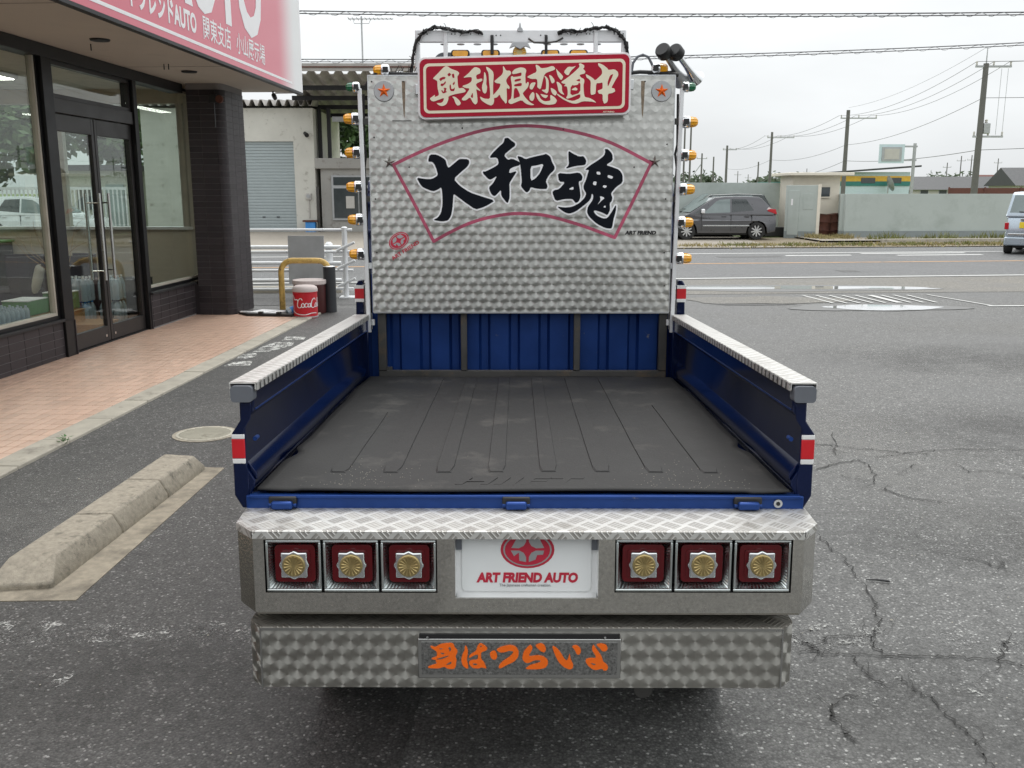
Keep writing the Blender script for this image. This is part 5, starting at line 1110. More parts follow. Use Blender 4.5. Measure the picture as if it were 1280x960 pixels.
# ================================================================ street edge on the left
def rpt(x,y4,z=0): return (x,y4+SLP*(x-4.3),z)
gf=thing('guard_fence','white pipe guard fence with round posts beside the walkway end','fence',(-2.62,14.83,0),(0,0,math.atan(.05)))
MB().cone((0,0,0),(0,0,1.09),.042,.042,16).build('post','white_metal',gf); MB().cone((0,0,1.09),(0,0,1.11),.05,.03,16).build('post_cap','white_metal',gf); MB().box(-.10,.16,-.14,.14,0,.02).build('foot_plate','white_metal',gf,.004)
for x in (-2.2,-4.4): MB().cone((x,0,0),(x,0,1.09),.042,.042,16).build('post','white_metal',gf)
for z in (1.06,.72,.43,.14): MB().tube([(-4.6,0,z),(.12,0,z)],.022,10).build('rail','white_metal',gf,smooth=40)
for z in (.80,.52,.24): MB().tube([(-.12,-.05,z-.06),(.16,-.09,z+.07)],.022,8).build('clamp_bar','white_metal',gf,smooth=40)
g2=thing('guard_fence','lower white double-rail guard fence standing behind the taller one','fence',(-3.0,15.5,0),(0,0,math.atan(.05)))
for x in (0,-2.0,-4.0): MB().cone((x,0,0),(x,0,.80),.06,.06,16).build('post','white_metal',g2); MB().cone((x,0,.80),(x,0,.84),.07,.03,16).build('post_cap','white_metal',g2)
for z in (.76,.50,.22): MB().tube([(-5,-.07,z),(.2,-.07,z)],.032,10).build('rail','white_metal',g2,smooth=40)
gs=thing('board','grey metal sheet standing against the white guard fence','board',(-3.2,14.66,0),(R(-3),0,0)); MB().box(-.28,.28,-.008,.008,.24,.975).build('sheet','galv',gs,.002); 
for x in (-.2,.2): MB().box(x-.02,x+.02,.0,.03,0,.9).build('stand_leg','galv',gs)
# hoop barrier, its right leg inside a black sleeve
hp=thing('hoop_barrier','yellow worn hoop barrier with a black sleeve on one leg','barrier',(-2.86,13.0,0))
arc=[(-.33,0,0),(-.33,0,.52)]+[(-.33+.16-.16*math.cos(R(a)),0,.55+.16*math.sin(R(a))) for a in range(10,91,16)]+[(.15,0,.71)]+[(.19+.14*math.sin(R(a)),0,.57+.14*math.cos(R(a))) for a in range(14,91,19)]+[(.335,0,.0)]
MB().tube(arc,.04,14).build('hoop_pipe','bamboo_yellow',hp,smooth=60)
MB().cone((.335,0,0),(.335,0,.63),.085,.085,24).build('black_sleeve','sleeve_black',hp,.006); MB().cone((.335,0,.63),(.335,0,.64),.086,.05,24).build('sleeve_cap','white_metal',hp)
cs=thing('drinks_stool','round red drinks-can stool with white script lettering and padded white seat','stool',(-2.74,12.40,0))
MB().lathe([(.0001,0),(.155,0),(.163,.012),(.163,.025),(.158,.03),(.158,.335),(.163,.34),(.163,.352)],32).build('can_body','cola_red',cs,smooth=40); MB().lathe([(.164,.35),(.166,.375),(.155,.41),(.12,.428),(.0001,.433)],32).build('padded_seat','white_soft',cs,smooth=60); MB().lathe([(.1595,.012),(.164,.012),(.164,.03),(.1595,.03)],32).build('base_ring','galv',cs)
# script lettering and ribbon wrapped round the can
def wrap(pts,w,name,m,parent,r_=.1595,n=5):
    q=catm(pts,n); vs=[];k=len(q); ws=w if isinstance(w,list) else [w]*k
    for i in range(k):
        d=(Vector(q[min(i+1,k-1)])-Vector(q[max(i-1,0)])).normalized(); e=Vector((-d.y,d.x))*(w*(.55+.45*abs(d.y)))
        for s_ in (1,-1):
            p=Vector(q[i])+e*s_; a=p.x/r_; vs.append((r_*math.sin(a),-r_*math.cos(a),p.y))
    return MB().add(vs,[(2*i,2*i+1,2*i+3,2*i+2) for i in range(k-1)]).build(name,m,parent)
def catm(p,n=6):
    out=[]
    for i in range(len(p)-1):
        p0=Vector(p[max(i-1,0)]);p1=Vector(p[i]);p2=Vector(p[i+1]);p3=Vector(p[min(i+2,len(p)-1)])
        for k in range(n):
            t_=k/n; q=.5*((2*p1)+(-p0+p2)*t_+(2*p0-5*p1+4*p2-p3)*t_*t_+(-p0+3*p1-3*p2+p3)*t_**3); out.append((q.x,q.y))
    out.append(tuple(p[-1])); return out
zc=.185; r0=.1600
def C_(x,s_): return [(x+.050*s_,zc+.060*s_),(x+.030*s_,zc+.085*s_),(x-.005*s_,zc+.06*s_),(x-.022*s_,zc+.0),(x-.010*s_,zc-.035*s_),(x+.020*s_,zc-.035*s_),(x+.045*s_,zc-.01*s_)]
def o_(x,s_): return [(x,zc+.022*s_),(x-.018*s_,zc+.0),(x-.010*s_,zc-.03*s_),(x+.012*s_,zc-.03*s_),(x+.020*s_,zc),(x+.002*s_,zc+.024*s_)]
def c_(x,s_): return [(x+.018*s_,zc+.012*s_),(x+.004*s_,zc+.024*s_),(x-.016*s_,zc),(x-.006*s_,zc-.03*s_),(x+.022*s_,zc-.02*s_)]
def a_(x,s_): return [(x+.014*s_,zc+.02*s_),(x-.014*s_,zc+.008*s_),(x-.012*s_,zc-.028*s_),(x+.010*s_,zc-.02*s_),(x+.018*s_,zc+.022*s_),(x+.016*s_,zc-.025*s_),(x+.030*s_,zc-.024*s_)]
def l_(x,s_): return [(x-.008*s_,zc-.01*s_),(x+.010*s_,zc+.07*s_),(x+.002*s_,zc+.08*s_),(x-.004*s_,zc-.02*s_),(x+.014*s_,zc-.03*s_)]
x=-.055
for fn,adv in ((C_,.055),(o_,.042),(c_,.042),(a_,.050),(C_,.058),(o_,.040),(l_,.032),(a_,.04)):
    wrap(fn(x,1.0),.006,'script_letter','sign_white',cs,r0); x+=adv
wrap([(-.16,.31),(-.13,.25),(-.09,.255),(-.07,.24)],.010,'ribbon_mark','sign_white',cs,r0); wrap([(-.20,.12),(-.1,.07),(.02,.055),(.12,.075),(.2,.07)],.008,'ribbon_mark','sign_white',cs,r0)
dc=thing('waste_can','dark red metal can standing behind the red stool','can',(-2.78,12.88,0)); MB().lathe([(.0001,0),(.20,0),(.215,.02),(.215,.42),(.225,.43),(.225,.45),(.20,.45),(.20,.1),(.0001,.1)],28).build('can_body','dark_red_can',dc,smooth=40)
MB().lathe([(.222,.40),(.228,.41),(.228,.455),(.222,.46)],28).build('rim_band','white_soft',dc)
ty=thing('tray','black plastic tray with white papers lying on the walkway edge','tray',(-3.28,12.62,.02),(0,0,R(-8)))
MB().prism([(-.42,-.06),(-.22,-.26),(.42,-.26),(.44,.18),(-.20,.24)],'z',0,.035).build('tray_body','plastic_black',ty,.01); MB().prism([(-.24,-.17),(.02,-.2),(.10,.1),(-.16,.15)],'z',.036,.044).build('paper','sign_white',ty); MB().prism([(.05,-.19),(.20,-.2),(.22,.05),(.12,.1)],'z',.036,.042).build('paper','sign_white',ty); MB().box(-.35,-.2,-.16,-.12,.036,.05).build('clip','sign_white',ty)
for x0 in (-.05,.2): MB().box(x0,x0+.05,-.265,-.2,.035,.06).build('tray_tab','plastic_black',ty)
bb=thing('plastic_bottle','small clear bottle with blue label beside the red stool','bottle',(-3.0,12.46,.055),(R(0),R(72),R(30)))
MB().lathe([(.0001,0),(.055,0),(.06,.02),(.055,.10),(.06,.16),(.03,.24),(.02,.25),(.02,.28),(.0001,.28)],14).build('bottle_body','clear_plastic',bb,smooth=50); MB().lathe([(.061,.05),(.062,.06),(.062,.14),(.061,.15)],14).build('bottle_label','blue_plastic',bb,smooth=50)
sheet('pavement',[(-12,13.35),(-2.3,13.8),(-2.0,15.3),(-12,14.6)],.005,'asphalt_patch',lot); MB().box(-12,-2.2,15.9,16.05,0,.10).build('kerb','concrete_light'); o=bpy.data.objects['kerb.001']; o.location=(0,-.25,0); o.rotation_euler=(0,0,.04); tag(o,kind='structure')
# ================================================================ depot across the road, left
dp=thing('warehouse','white rendered depot with a roller shutter and corrugated canopy across the road','warehouse',(0,40,0))
D=dp
MB().box(-15.3,-11.2,0,6,0,5.05).build('wall','white_wall',D); MB().box(-9.05,-8.2,0,6,0,5.05).build('wall','white_wall',D); MB().box(-11.2,-9.05,0,6,3.72,5.05).build('wall','white_wall',D)
sh=MB().box(-11.2,-9.05,.12,.2,0,3.72).build('roller_shutter','shutter',D)
for k in range(30): MB().box(-11.19,-9.06,.095,.13,k*.124+.012,k*.124+.115).build('shutter_slat','shutter',sh,.01)
for x in (-10.5,-9.9): MB().box(x,x+.12,.07,.1,.62,.66).build('shutter_handle','steel_trim',sh)
def corr(name,x0,x1,y0,y1,z0,z1,pitch,amp,m,parent):
    n=int((x1-x0)/pitch*4); vs=[]
    for k in range(n+1):
        x=x0+(x1-x0)*k/n; h=amp*(0,1,0,-1)[k%4]*(1) if False else amp*math.sin(2*math.pi*k/4+.785)*1.2
        vs+=[(x,y0,z0+h),(x,y1,z1+h),(x,y0,z0+h+.03),(x,y1,z1+h+.03)]
    fs=[]
    for k in range(n): a=4*k; b=a+4; fs+=[(a,b,b+1,a+1),(a+2,a+3,b+3,b+2),(a,a+2,b+2,b)]
    return MB().add(vs,fs).build(name,m,parent)
corr('roof_sheet',-16.4,-8.1,-.35,6.2,5.22,5.6,.36,.13,'corrugated',D)
MB().cone((-8.55,-.02,4.05),(-8.42,-.25,3.95),.07,.09,10).build('wall_lamp','steel_trim',D); mtr=MB().box(-8.62,-8.38,-.1,0,1.35,1.62).build('electric_meter','house_wall',D,.02); MB().cone((-8.5,-.13,1.5),(-8.5,-.1,1.5),.08,.08,14).build('meter_dial','galv',mtr); MB().tube([(-8.5,-.03,1.35),(-8.5,-.03,.6)],.03,6).build('meter_pipe','house_wall',mtr)
# canopy
cn_=corr('canopy_roof',-8.9,-3.4,-4.2,6,5.95,5.0,.5,.10,'corrugated',D); MB().box(-8.95,-3.3,-4.3,-4.22,5.98,6.25).build('canopy_fascia','corrugated',cn_); MB().box(-8.95,-3.3,-4.34,-4.3,6.10,6.14).build('canopy_trim','rusty_drum',cn_)
for y in (-3,-1,1,3): MB().box(-8.8,-3.4,y,y+.12,5.45-.09*(y+3),5.62-.09*(y+3)).build('canopy_beam','steel_trim',cn_)
MB().box(-8.15,-8.0,.6,.8,3.0,5.1).build('canopy_post','dark_void',D); MB().box(-7.75,-7.6,.6,.75,3.0,5.1).build('canopy_post','steel_trim',D); MB().box(-7.5,-3.4,.5,.7,4.55,4.75).build('gutter','galv',D)
MB().box(-8.2,-3.2,-.02,3,2.62,3.05).build('office_cornice','grey_wall',D,.03); MB().box(-8.0,-3.3,.15,3,0,2.62).build('office_wall','grey_wall',D); 
wn=MB().box(-7.55,-5.2,.06,.16,.50,2.35).build('office_window','galv',D,.01); MB().box(-7.46,-5.29,.03,.07,1.95,2.28).build('window_pane','window_dark',wn); MB().box(-7.46,-6.45,.03,.07,.60,1.82).build('window_pane','window_dark',wn); MB().box(-6.40,-5.29,.03,.07,.60,1.82).build('window_pane','window_dark',wn)
MB().box(-6.95,-6.6,.0,.04,1.0,1.5).build('notice_sheet','house_wall',wn); MB().box(-8.12,-8.02,-.3,-.2,0,1.9).build('leaning_pole','dark_steel',D); MB().box(-8.7,-8.1,-.5,-.1,.45,.52).build('shelf','rusty_drum',D); MB().box(-8.6,-8.2,-.45,-.15,.0,.45).build('crate','blue_plastic',D)
an=thing('tv_antenna','thin rooftop television antenna on a tall mast above the depot','antenna',(-6.15,40.5,5.2)); MB().tube([(0,0,-.3),(0,0,3.5)],.035,6).build('mast','galv',an); MB().tube([(-.55,0,3.40),(1.3,0,3.40)],.022,6).build('boom','galv',an)
for k in range(11): MB().tube([(-.5+k*.17,-.35+.015*k,3.40),(-.5+k*.17,.35-.015*k,3.40)],.014,5).build('element','galv',an)
MB().tube([(-.35,0,3.40),(-.30,0,3.22),(.30,0,3.22),(.38,0,3.40)],.014,5).build('brace','galv',an)
# ---- trees
def tree(name,label,loc,h,rx,rz,n,leafm,seed,group=None,ls=.28,tr=.18,low=.25):
    rd=random.Random(seed); t_=thing(name,label,'tree',loc,(0,0,0),group)
    tk=MB(); tk.tube([(0,0,-.1),(.05,.03,h*.3),(-.05,.05,h*.55),(.02,0,h*.8)],[tr,tr*.8,tr*.5,tr*.2],9)
    for k in range(7):
        a=k*2.4; z=h*rd.uniform(.28,.6); l=rx*rd.uniform(.5,.85); tk.tube([(0,0,z),(l*.5*math.cos(a),l*.5*math.sin(a),z+h*.10),(l*math.cos(a),l*math.sin(a),z+h*.22)],[tr*.4,tr*.25,tr*.08],6)
    tk.build('trunk','trunk',t_)
    cl=[]
    for k in range(int(26)):
        a=rd.uniform(0,6.28); e=rd.uniform(-.9,1); q=rd.uniform(.45,1)**.6
        cl.append((Vector((rx*q*math.cos(a)*math.sqrt(1-e*e*.8),rx*q*math.sin(a)*math.sqrt(1-e*e*.8),h*low+(h*(1-low))*(.5+.5*e*q))),rx*rd.uniform(.25,.45)))
    vs=[];fs=[]
    for k in range(n):
        c,r_=rd.choice(cl); d=Vector((rd.gauss(0,1),rd.gauss(0,1),rd.gauss(0,.8))).normalized()*r_*rd.uniform(.5,1.05); p=c+d
        u_=Vector((rd.gauss(0,1),rd.gauss(0,1),rd.gauss(0,.6))).normalized(); w_=u_.orthogonal().normalized(); s_=ls*rd.uniform(.6,1.3)
        o_=len(vs); vs+=[tuple(p-u_*s_),tuple(p+w_*s_*.45),tuple(p+u_*s_),tuple(p-w_*s_*.45)]; fs.append((o_,o_+1,o_+2,o_+3))
    MB().add(vs,fs).build('crown',leafm,t_)
    return t_
tree('broadleaf_tree','dark green tree behind the depot canopy',(-8.5,52,0),6.2,3.4,3,6000,'leaf',2)
tree('broadleaf_tree','tall pale green tree seen through the shop glass',(-24.5,50,0),10,5.0,5,9000,'leaf_pale',4,ls=.32); tree('broadleaf_tree','broad pale green tree beside the tall one behind the shop',(-33,53,0),10.5,5.5,5,8000,'leaf_pale',6,ls=.32)
tree('broadleaf_tree','dark rounded tree behind the canopy end',(-4.5,56,0),5.0,3,3,4000,'leaf',12)
wf=thing('picket_fence','white vertical bar fence across the road behind the shop','fence',(-24,36,0))
MB().box(0,9.5,-.03,.03,1.75,1.85).build('top_rail','white_metal',wf); MB().box(0,9.5,-.03,.03,.2,.3).build('bottom_rail','white_metal',wf)
for k in range(60): MB().box(k*.16,k*.16+.05,-.02,.02,.2,1.85).build('bar','white_metal',wf)
MB().prism([(-20.5,43),(-17.0,43),(-17.0,47),(-20.5,47)],'z',0,2.6).build('outbuilding','white_wall'); ob=bpy.data.objects['outbuilding']; tag(ob,'low white outbuilding beside the depot seen through the shop glass','building')
MB().prism([(-20.9,42.6),(-16.6,42.6),(-16.6,47.4),(-20.9,47.4)],'z',2.6,2.85).build('flat_roof','roof_dark',ob); MB().box(-19.5,-18.6,42.9,42.99,.9,1.9).build('window','window_dark',ob); MB().box(-18.2,-17.4,42.9,42.99,0,2.0).build('door','shutter',ob)
# ================================================================ cars
def loft(prof,wfun):
    """closed side outline (x,z) swept across the width, half-width depends on height"""
    n=len(prof); vs=[(x,-wfun(x,z),z) for x,z in prof]+[(x,wfun(x,z),z) for x,z in prof]
    tri=tessellate_polygon([[Vector((p[0],p[1],0)) for p in prof]]); fs=[]
    for i,j,k in tri:
        ar=(prof[j][0]-prof[i][0])*(prof[k][1]-prof[i][1])-(prof[k][0]-prof[i][0])*(prof[j][1]-prof[i][1])
        if ar<0: j,k=k,j
        fs+=[(i,j,k),(n+i,n+k,n+j)]
    area=sum(prof[i][0]*prof[(i+1)%n][1]-prof[(i+1)%n][0]*prof[i][1] for i in range(n))
    for i in range(n):
        j=(i+1)%n; fs.append((j,i,n+i,n+j) if area>0 else (i,j,n+j,n+i))
    return MB().add(vs,fs)
def arch(xc,r,z0,a0=0,a1=180,st=20): return [(xc+r*math.cos(R(a)),z0+r*math.sin(R(a))) for a in range(a0,a1+1,st)]
def make_car(name,label,loc,rz,paint,P):
    """x=0 rear, +x forward"""
    t_=thing(name,label,P.get('cat','car'),loc,(0,0,rz)); W=P['W']/2; zb=P['belt']; zt=P['H']; Lc=P['L']; wr=P['wr']
    low=[(Lc-.02,.28),(Lc,.5),(Lc-.06,P['nose']),(P['cowl'],zb-.02),(P['cowl']-.4,zb),(P['rearbelt'],zb+P.get('rise',0)),(.03,zb-.1+P.get('rise',0)),(0,.55),(.03,.28)]
    low+= [(P['wx'][0]-wr-.07,.22)]+arch(P['wx'][0],wr+.05,wr)[::-1]+[(P['wx'][0]+wr+.07,.22),(P['wx'][1]-wr-.07,.22)]+arch(P['wx'][1],wr+.05,wr)[::-1]+[(P['wx'][1]+wr+.07,.24)]
    bd=loft(low,lambda x,z:W*(1-.05*max(0,(z-.7))/.3-.04*max(0,(.5-z))-.10*max(0,(x-Lc+.4))/.4-.08*max(0,(.3-x))/.3)).build('body',paint,t_,.06,seg=4)
    g=P['house']
    tap=P.get('taper',.20)
    hw=lambda x,z:(W-.02)*(1-tap*max(0,(z-zb))/(zt-zb))
    gh=loft(g,hw).build('cabin',paint,t_,.055,seg=4)
    for k,q in enumerate(P['side']):
        for s_ in (1,-1):
            MB().add([(x,s_*(hw(x,z)+.004),z) for x,z in q]+[(x,s_*(hw(x,z)-.02),z) for x,z in q],[tuple(range(len(q))) if s_<0 else tuple(range(len(q)-1,-1,-1))]).build('side_window',('car_glass_light' if k==0 else P.get('glass','car_glass')),t_)
    for nm,(a,b) in (('windscreen',P['wind']),('rear_window',P['back'])):
        A,B=Vector(a),Vector(b); d=(B-A).normalized(); n=Vector((-d.y,d.x)); 
        if (n.x>0)!=(nm=='windscreen'): n=-n
        vs=[]
        for p in (A+n*.008,B+n*.008):
            w=hw(p.x,p.y)-.07; vs+=[(p.x,-w,p.y),(p.x,w,p.y)]
        MB().add(vs,[(0,1,3,2) if nm=='windscreen' else (2,3,1,0)]).build(nm,P.get('glass_rear','car_glass') if nm=='rear_window' else 'car_glass_light',t_)
    for x in P['wx']:
        for s_ in (1,-1):
            M=Matrix.Translation((x,s_*(W-.10),wr))@Matrix.Rotation(R(-90*s_),4,'X')
            w=MB().lathe([(wr*.66,-.09),(wr*.95,-.09),(wr,-.06),(wr,.06),(wr*.95,.09),(wr*.66,.09)],28,M,False).build('wheel','tyre_rubber',t_,smooth=40)
            MB().lathe([(.0001,.03),(wr*.62,.03),(wr*.66,.085),(wr*.68,.085),(wr*.68,-.08),(.0001,-.08)],24,M).build('rim_barrel','steel_trim',w,smooth=40)
            for k in range(9):
                M2=M@Matrix.Rotation(2*math.pi*k/9,4,'Z'); MB().box(-.022,.022,.03,wr*.64,.045,.072,M2).build('spoke','alu',w)
            MB().lathe([(.05,.05),(.05,.078),(.0001,.08)],12,M).build('hub_cap','alu',w)
    for s_ in (1,-1):
        MB().box(P['mir'],P['mir']+.12,*sorted((s_*(W-.02),s_*(W+.17))),zb+.02,zb+.17).build('door_mirror',P.get('mirm',paint),t_,.03,seg=2)
        MB().prism(P['tail'],'y',s_*(W-P.get('tw',.30)),s_*(W*.965+.008)).build('tail_lamp','tail_red',t_,.01)
        if 'tail2' in P: MB().prism(P['tail2'],'y',s_*(W-.29),s_*(W*.965+.011)).build('reverse_lens','tail_clear',t_,.006)
        for hx in P.get('handles',()): MB().box(hx,hx+.16,*sorted((s_*(W-.02),s_*(W+.022))),zb-.10,zb-.065).build('door_handle',paint,t_,.008)
        for sx in P.get('seams',()): MB().box(sx,sx+.012,*sorted((s_*(W-.03),s_*(W+.0015))),.30,zb-.02).build('door_seam','plastic_black',t_)
        if 'strip' in P: MB().box(P['strip'][0],P['strip'][1],*sorted((s_*(W-.02),s_*(W+.012))),.46,.50).build('trim_strip','chrome',t_,.004)
    if 'under' not in P: MB().box(.25,Lc-.25,-W+.2,W-.2,.16,.30).build('underbody','plastic_black',t_)
    return t_
hatch=dict(L=4.05,W=1.70,belt=.88,H=1.475,wr=.30,wx=(.68,3.10),nose=.72,cowl=3.05,rearbelt=.25,rise=.10,
  house=[(.10,.92),(.22,1.10),(.52,1.40),(.62,1.455),(1.1,1.475),(1.8,1.465),(2.15,1.43),(3.02,.90),(3.1,.84),(.10,.84)],
  side=[[(1.62,.93),(2.55,.90),(2.10,1.30),(1.98,1.36),(1.62,1.39)],[(.80,1.0),(1.56,.94),(1.56,1.39),(1.05,1.37)],[(2.62,.90),(2.88,.89),(2.64,1.05)]],wind=((3.0,.93),(2.19,1.41)),back=((.2,1.08),(.53,1.40)),
  mir=2.52,mirm='car_white',tail=[(.0,.86),(.34,.98),(.30,1.06),(.05,1.04)],tail2=[(.2,1.06),(.36,1.02),(.30,1.10)],handles=(.95,1.75),seams=(1.58,2.6,.86),strip=(.95,2.55))
make_car('hatchback_car','grey hatchback parked side-on in front of the pale green wall',(9.15,33.7,.04),math.pi,'car_grey',hatch)
suv=dict(hatch,L=4.3,H=1.56,belt=.93,wr=.33,house=[(.02,.95),(.08,1.15),(.30,1.50),(.42,1.54),(1.3,1.56),(2.3,1.52),(3.1,.98),(3.2,.9),(.02,.9)],side=[[(.55,1.02),(2.6,1.02),(2.2,1.48),(.75,1.50)]],back=((.08,1.10),(.30,1.52)),wind=((3.08,1.0),(2.33,1.55)),glass_rear='car_glass_light',glass='car_glass_light',mirm='car_dark',strip=(1,1.2),handles=(),tail=[(.0,.8),(.12,.8),(.14,1.0),(.02,1.0)])
suv.pop('tail2'); make_car('estate_car','dark green estate car parked behind the grey hatchback',(9.62,36.0,.04),math.pi,'car_dark',suv)
van=dict(hatch,L=3.39,W=1.47,belt=1.02,H=1.66,wr=.27,wx=(.45,2.7),cowl=2.75,nose=.85,rearbelt=.1,rise=0,cat='van',house=[(.02,1.02),(.06,1.15),(.20,1.58),(.30,1.64),(1.4,1.66),(2.2,1.60),(2.85,1.06),(2.95,.98),(.02,.98)],side=[[(.35,1.08),(1.2,1.08),(1.2,1.52),(.45,1.52)],[(1.28,1.08),(2.4,1.08),(2.1,1.5),(1.28,1.52)]],back=((.05,1.10),(.20,1.56)),wind=((2.86,1.08),(2.25,1.58)),mir=2.3,mirm='car_silver',handles=(.6,1.4),seams=(1.24,),tail=[(-.012,.62),(.12,.62),(.12,.88),(-.012,.88)],taper=.14,glass_rear='car_glass_light')
van.pop('tail2'); van.pop('strip'); van['tw']=.12; van['tail']=[(-.012,.66),(.10,.66),(.10,.84),(-.012,.84)]
th=R(35); vn=make_car('minivan','silver-blue boxy minivan with a yellow licence plate on the far lane','%s' and (0,0,0),0,'car_silver',van)
vl=Vector((13.24,25.55)); rdir=Vector((math.cos(th),-math.sin(th))); c0=vl+rdir*.72; vn.location=(c0.x,c0.y,.008); vn.rotation_euler=(0,0,math.pi/2-th)
MB().box(-.028,-.008,.03,.36,.70,.86).build('licence_plate','plate_yellow',vn,.004); MB().box(-.04,0,-.62,.62,.50,.56).build('bumper_step','chrome',vn,.01); MB().box(-.05,.02,-.70,.70,.24,.46).build('rear_bumper','car_silver',vn,.03); MB().box(-.035,-.01,-.35,.35,.90,.95).build('tailgate_trim','chrome',vn,.006)
MB().tube([(.03,.1,1.10),(.02,.4,1.13)],.012,6).build('rear_wiper','plastic_black',vn)
wc=make_car('white_car','white car parked across the road seen through the shop doors',(-18.2,33,.04),0,'car_white',dict(hatch,mirm='car_white'))
# ================================================================ walls and sheds across the road, right
def wall_run(name,label,a,b,h,base,th=.15,panels=0):
    A,B=Vector(a),Vector(b); d=B-A; l=d.length
    t_=thing(name,label,'wall',(a[0],a[1],0),(0,0,math.atan2(d.y,d.x)))
    MB().box(0,l,0,th,base,h).build('wall_face','green_wall',t_,.006); MB().box(0,l,-.025,th,0,base).build('wall_base','green_wall_base',t_); 
    for k in range(1,panels): MB().box(l*k/panels-.006,l*k/panels+.006,-.002,.003,base,h).build('panel_joint','green_wall_base',t_)
    for q in range(1,5): MB().box(0,l,-.0015,.002,base+(h-base)*q/5,base+(h-base)*q/5+.008).build('course_joint','green_wall',t_)
    return t_
wall_run('boundary_wall','long pale green block wall with grey base along the far footpath',(11.75,33.6),(26,34.7),1.60,.30)
wr_=wall_run('boundary_wall','short return end of the pale green block wall beside the weeds',(11.77,33.76),(12.55,36.4),1.595,.30)
wall_run('boundary_wall','taller pale green wall behind the parked grey hatchback',(-1.5,36.9),(10.4,36.9),2.02,.0)
gp=thing('gate_leaf','pale green wooden gate leaf with a door in it beside the shed','gate',(9.85,34.4,0),(0,0,R(-22)))
MB().box(0,1.15,0,.10,0,1.90).build('leaf_board','green_wall',gp,.01); MB().box(.10,.48,-.02,0,.15,1.72).build('wicket_door','green_wall',gp,.006); MB().box(.0,1.15,-.012,0,.0,.28).build('kick_board','green_wall_base',gp); MB().box(1.10,1.20,-.03,.13,0,1.93).build('edge_post','cream_wall',gp); MB().box(.20,.26,-.025,-.018,1.2,1.42).build('notice','sign_white',gp); MB().box(.62,.98,-.01,0,1.05,1.62).build('panel','green_wall',gp,.004)
sd_=thing('shed','small cream gatehouse shed with flat roof and one window','shed',(10.3,35.2,0))
MB().box(0,1.75,0,1.6,0,2.25).build('wall','cream_wall',sd_); MB().prism([(-.25,-.45),(2.1,-.45),(2.1,2.0),(-.25,2.0)],'z',2.25,2.36).build('roof','cream_wall',sd_,.02)
w_=MB().box(.95,1.38,-.05,0,1.50,1.84).build('window','window_dark',sd_,.01); MB().box(.93,1.4,-.06,.0,1.45,1.495).build('window_sill','cream_wall',w_)
for x,y,rz,l in ((11.25,34.6,6,'dark rusty drum leaning beside the cream shed'),(11.75,34.75,-10,'dark rusty drum lying tipped near the gap in the wall')):
    t_=thing('rusty_drum',l,'drum',(x,y,0),(0,R(rz),0)); MB().lathe([(.0001,0),(.28,0),(.29,.02),(.28,.28),(.295,.30),(.28,.32),(.28,.58),(.295,.60),(.28,.62),(.28,.86),(.29,.88),(.0001,.87)],24).build('drum_body','rusty_drum',t_,smooth=40); MB().cone((.12,0,.87),(.12,0,.89),.03,.03,10).build('bung','dark_steel',t_)
bk=thing('black_crate','black low crate on the gravel behind the hatchback','crate',(9.3,35.0,.04)); MB().box(0,.75,0,.5,0,.36).build('body','plastic_black',bk,.03)
# weeds along the far verge
def tufts(name,label,pts,n,hh,mm,seed):
    rd=random.Random(seed); vs=[];fs=[]
    for k in range(n):
        a,b=pts; f=rd.random(); x=a[0]+(b[0]-a[0])*f+rd.gauss(0,.15); y=a[1]+(b[1]-a[1])*f+rd.gauss(0,pts_w); h=hh*rd.uniform(.3,1)*(.5+.9*abs(math.sin(x*1.7+seed))); t_=rd.uniform(0,6.28)
        e=Vector((math.cos(t_),math.sin(t_),0))*.022; l=Vector((rd.gauss(0,.4),rd.gauss(0,.4),1))*h; o_=len(vs); p=Vector((x,y,.02))
        vs+=[tuple(p-e),tuple(p+e),tuple(p+l)]; fs.append((o_,o_+1,o_+2))
    o=MB().add(vs,fs).build(name,mm); tag(o,label,'weeds',kind='stuff'); return o
pts_w=.45; tufts('verge_grass','dry yellow grass along the far road verge',(rl(4.5,28.9),rl(30,28.9)),5000,.09,'grass_dry',1); tufts('verge_weeds','green weeds mixed into the far road verge',(rl(6.5,29.1),rl(30,29.2)),5000,.09,'grass',2)
pts_w=.5; tufts('gap_weeds','yellow-green weeds in the gap between shed and wall',((10.6,33.3),(11.7,33.4)),2600,.22,'grass_dry',3); pts_w=.12; tufts('wall_weeds','sparse weeds along the foot of the pale wall',(rl(12,31.2),rl(22,31.2)),1500,.28,'grass',5)
# ================================================================ poles, wires, far buildings
def pole(name,label,x,y,h,r=.16,arms=(),group='utility poles along the far fields',m='pole_concrete',rz=0):
    t_=thing(name,label,'utility pole',(x,y,0),(0,0,rz),group); MB().cone((0,0,0),(0,0,h),r,r*.72,12).build('shaft',m,t_,smooth=40)
    for z,a,b in arms:
        c=MB().box(a,b,-.05,.05,z-.05,z+.05).build('crossarm','galv',t_)
        for q in (a+.05,(a+b)/2,b-.05): MB().lathe([(.035,0),(.06,.05),(.035,.10),(.06,.15),(.03,.22)],8,Matrix.Translation((q,0,z+.05))).build('insulator','house_wall',c)
    return t_
P1=pole('utility_pole','tall concrete utility pole with two crossarms and a switch above the pale wall',25.1,52,8.35,.19,((8.2,-.55,1.35),(4.6,-.35,1.25)))
MB().cone((0,0,8.35),(0,0,9.2),.035,.02,6).build('lightning_rod','galv',P1); sw=MB().box(.15,.50,-.12,.12,4.75,5.3).build('switch_box','galv',P1,.03); MB().lathe([(.05,0),(.09,.05),(.05,.1),(.09,.15),(.04,.2)],8,Matrix.Translation((.3,0,5.3))).build('bushing','house_wall',sw)
for x in (.85,1.2): MB().tube([(x,0,8.1),(x,0,4.7)],.012,4).build('drop_wire','galv',P1)
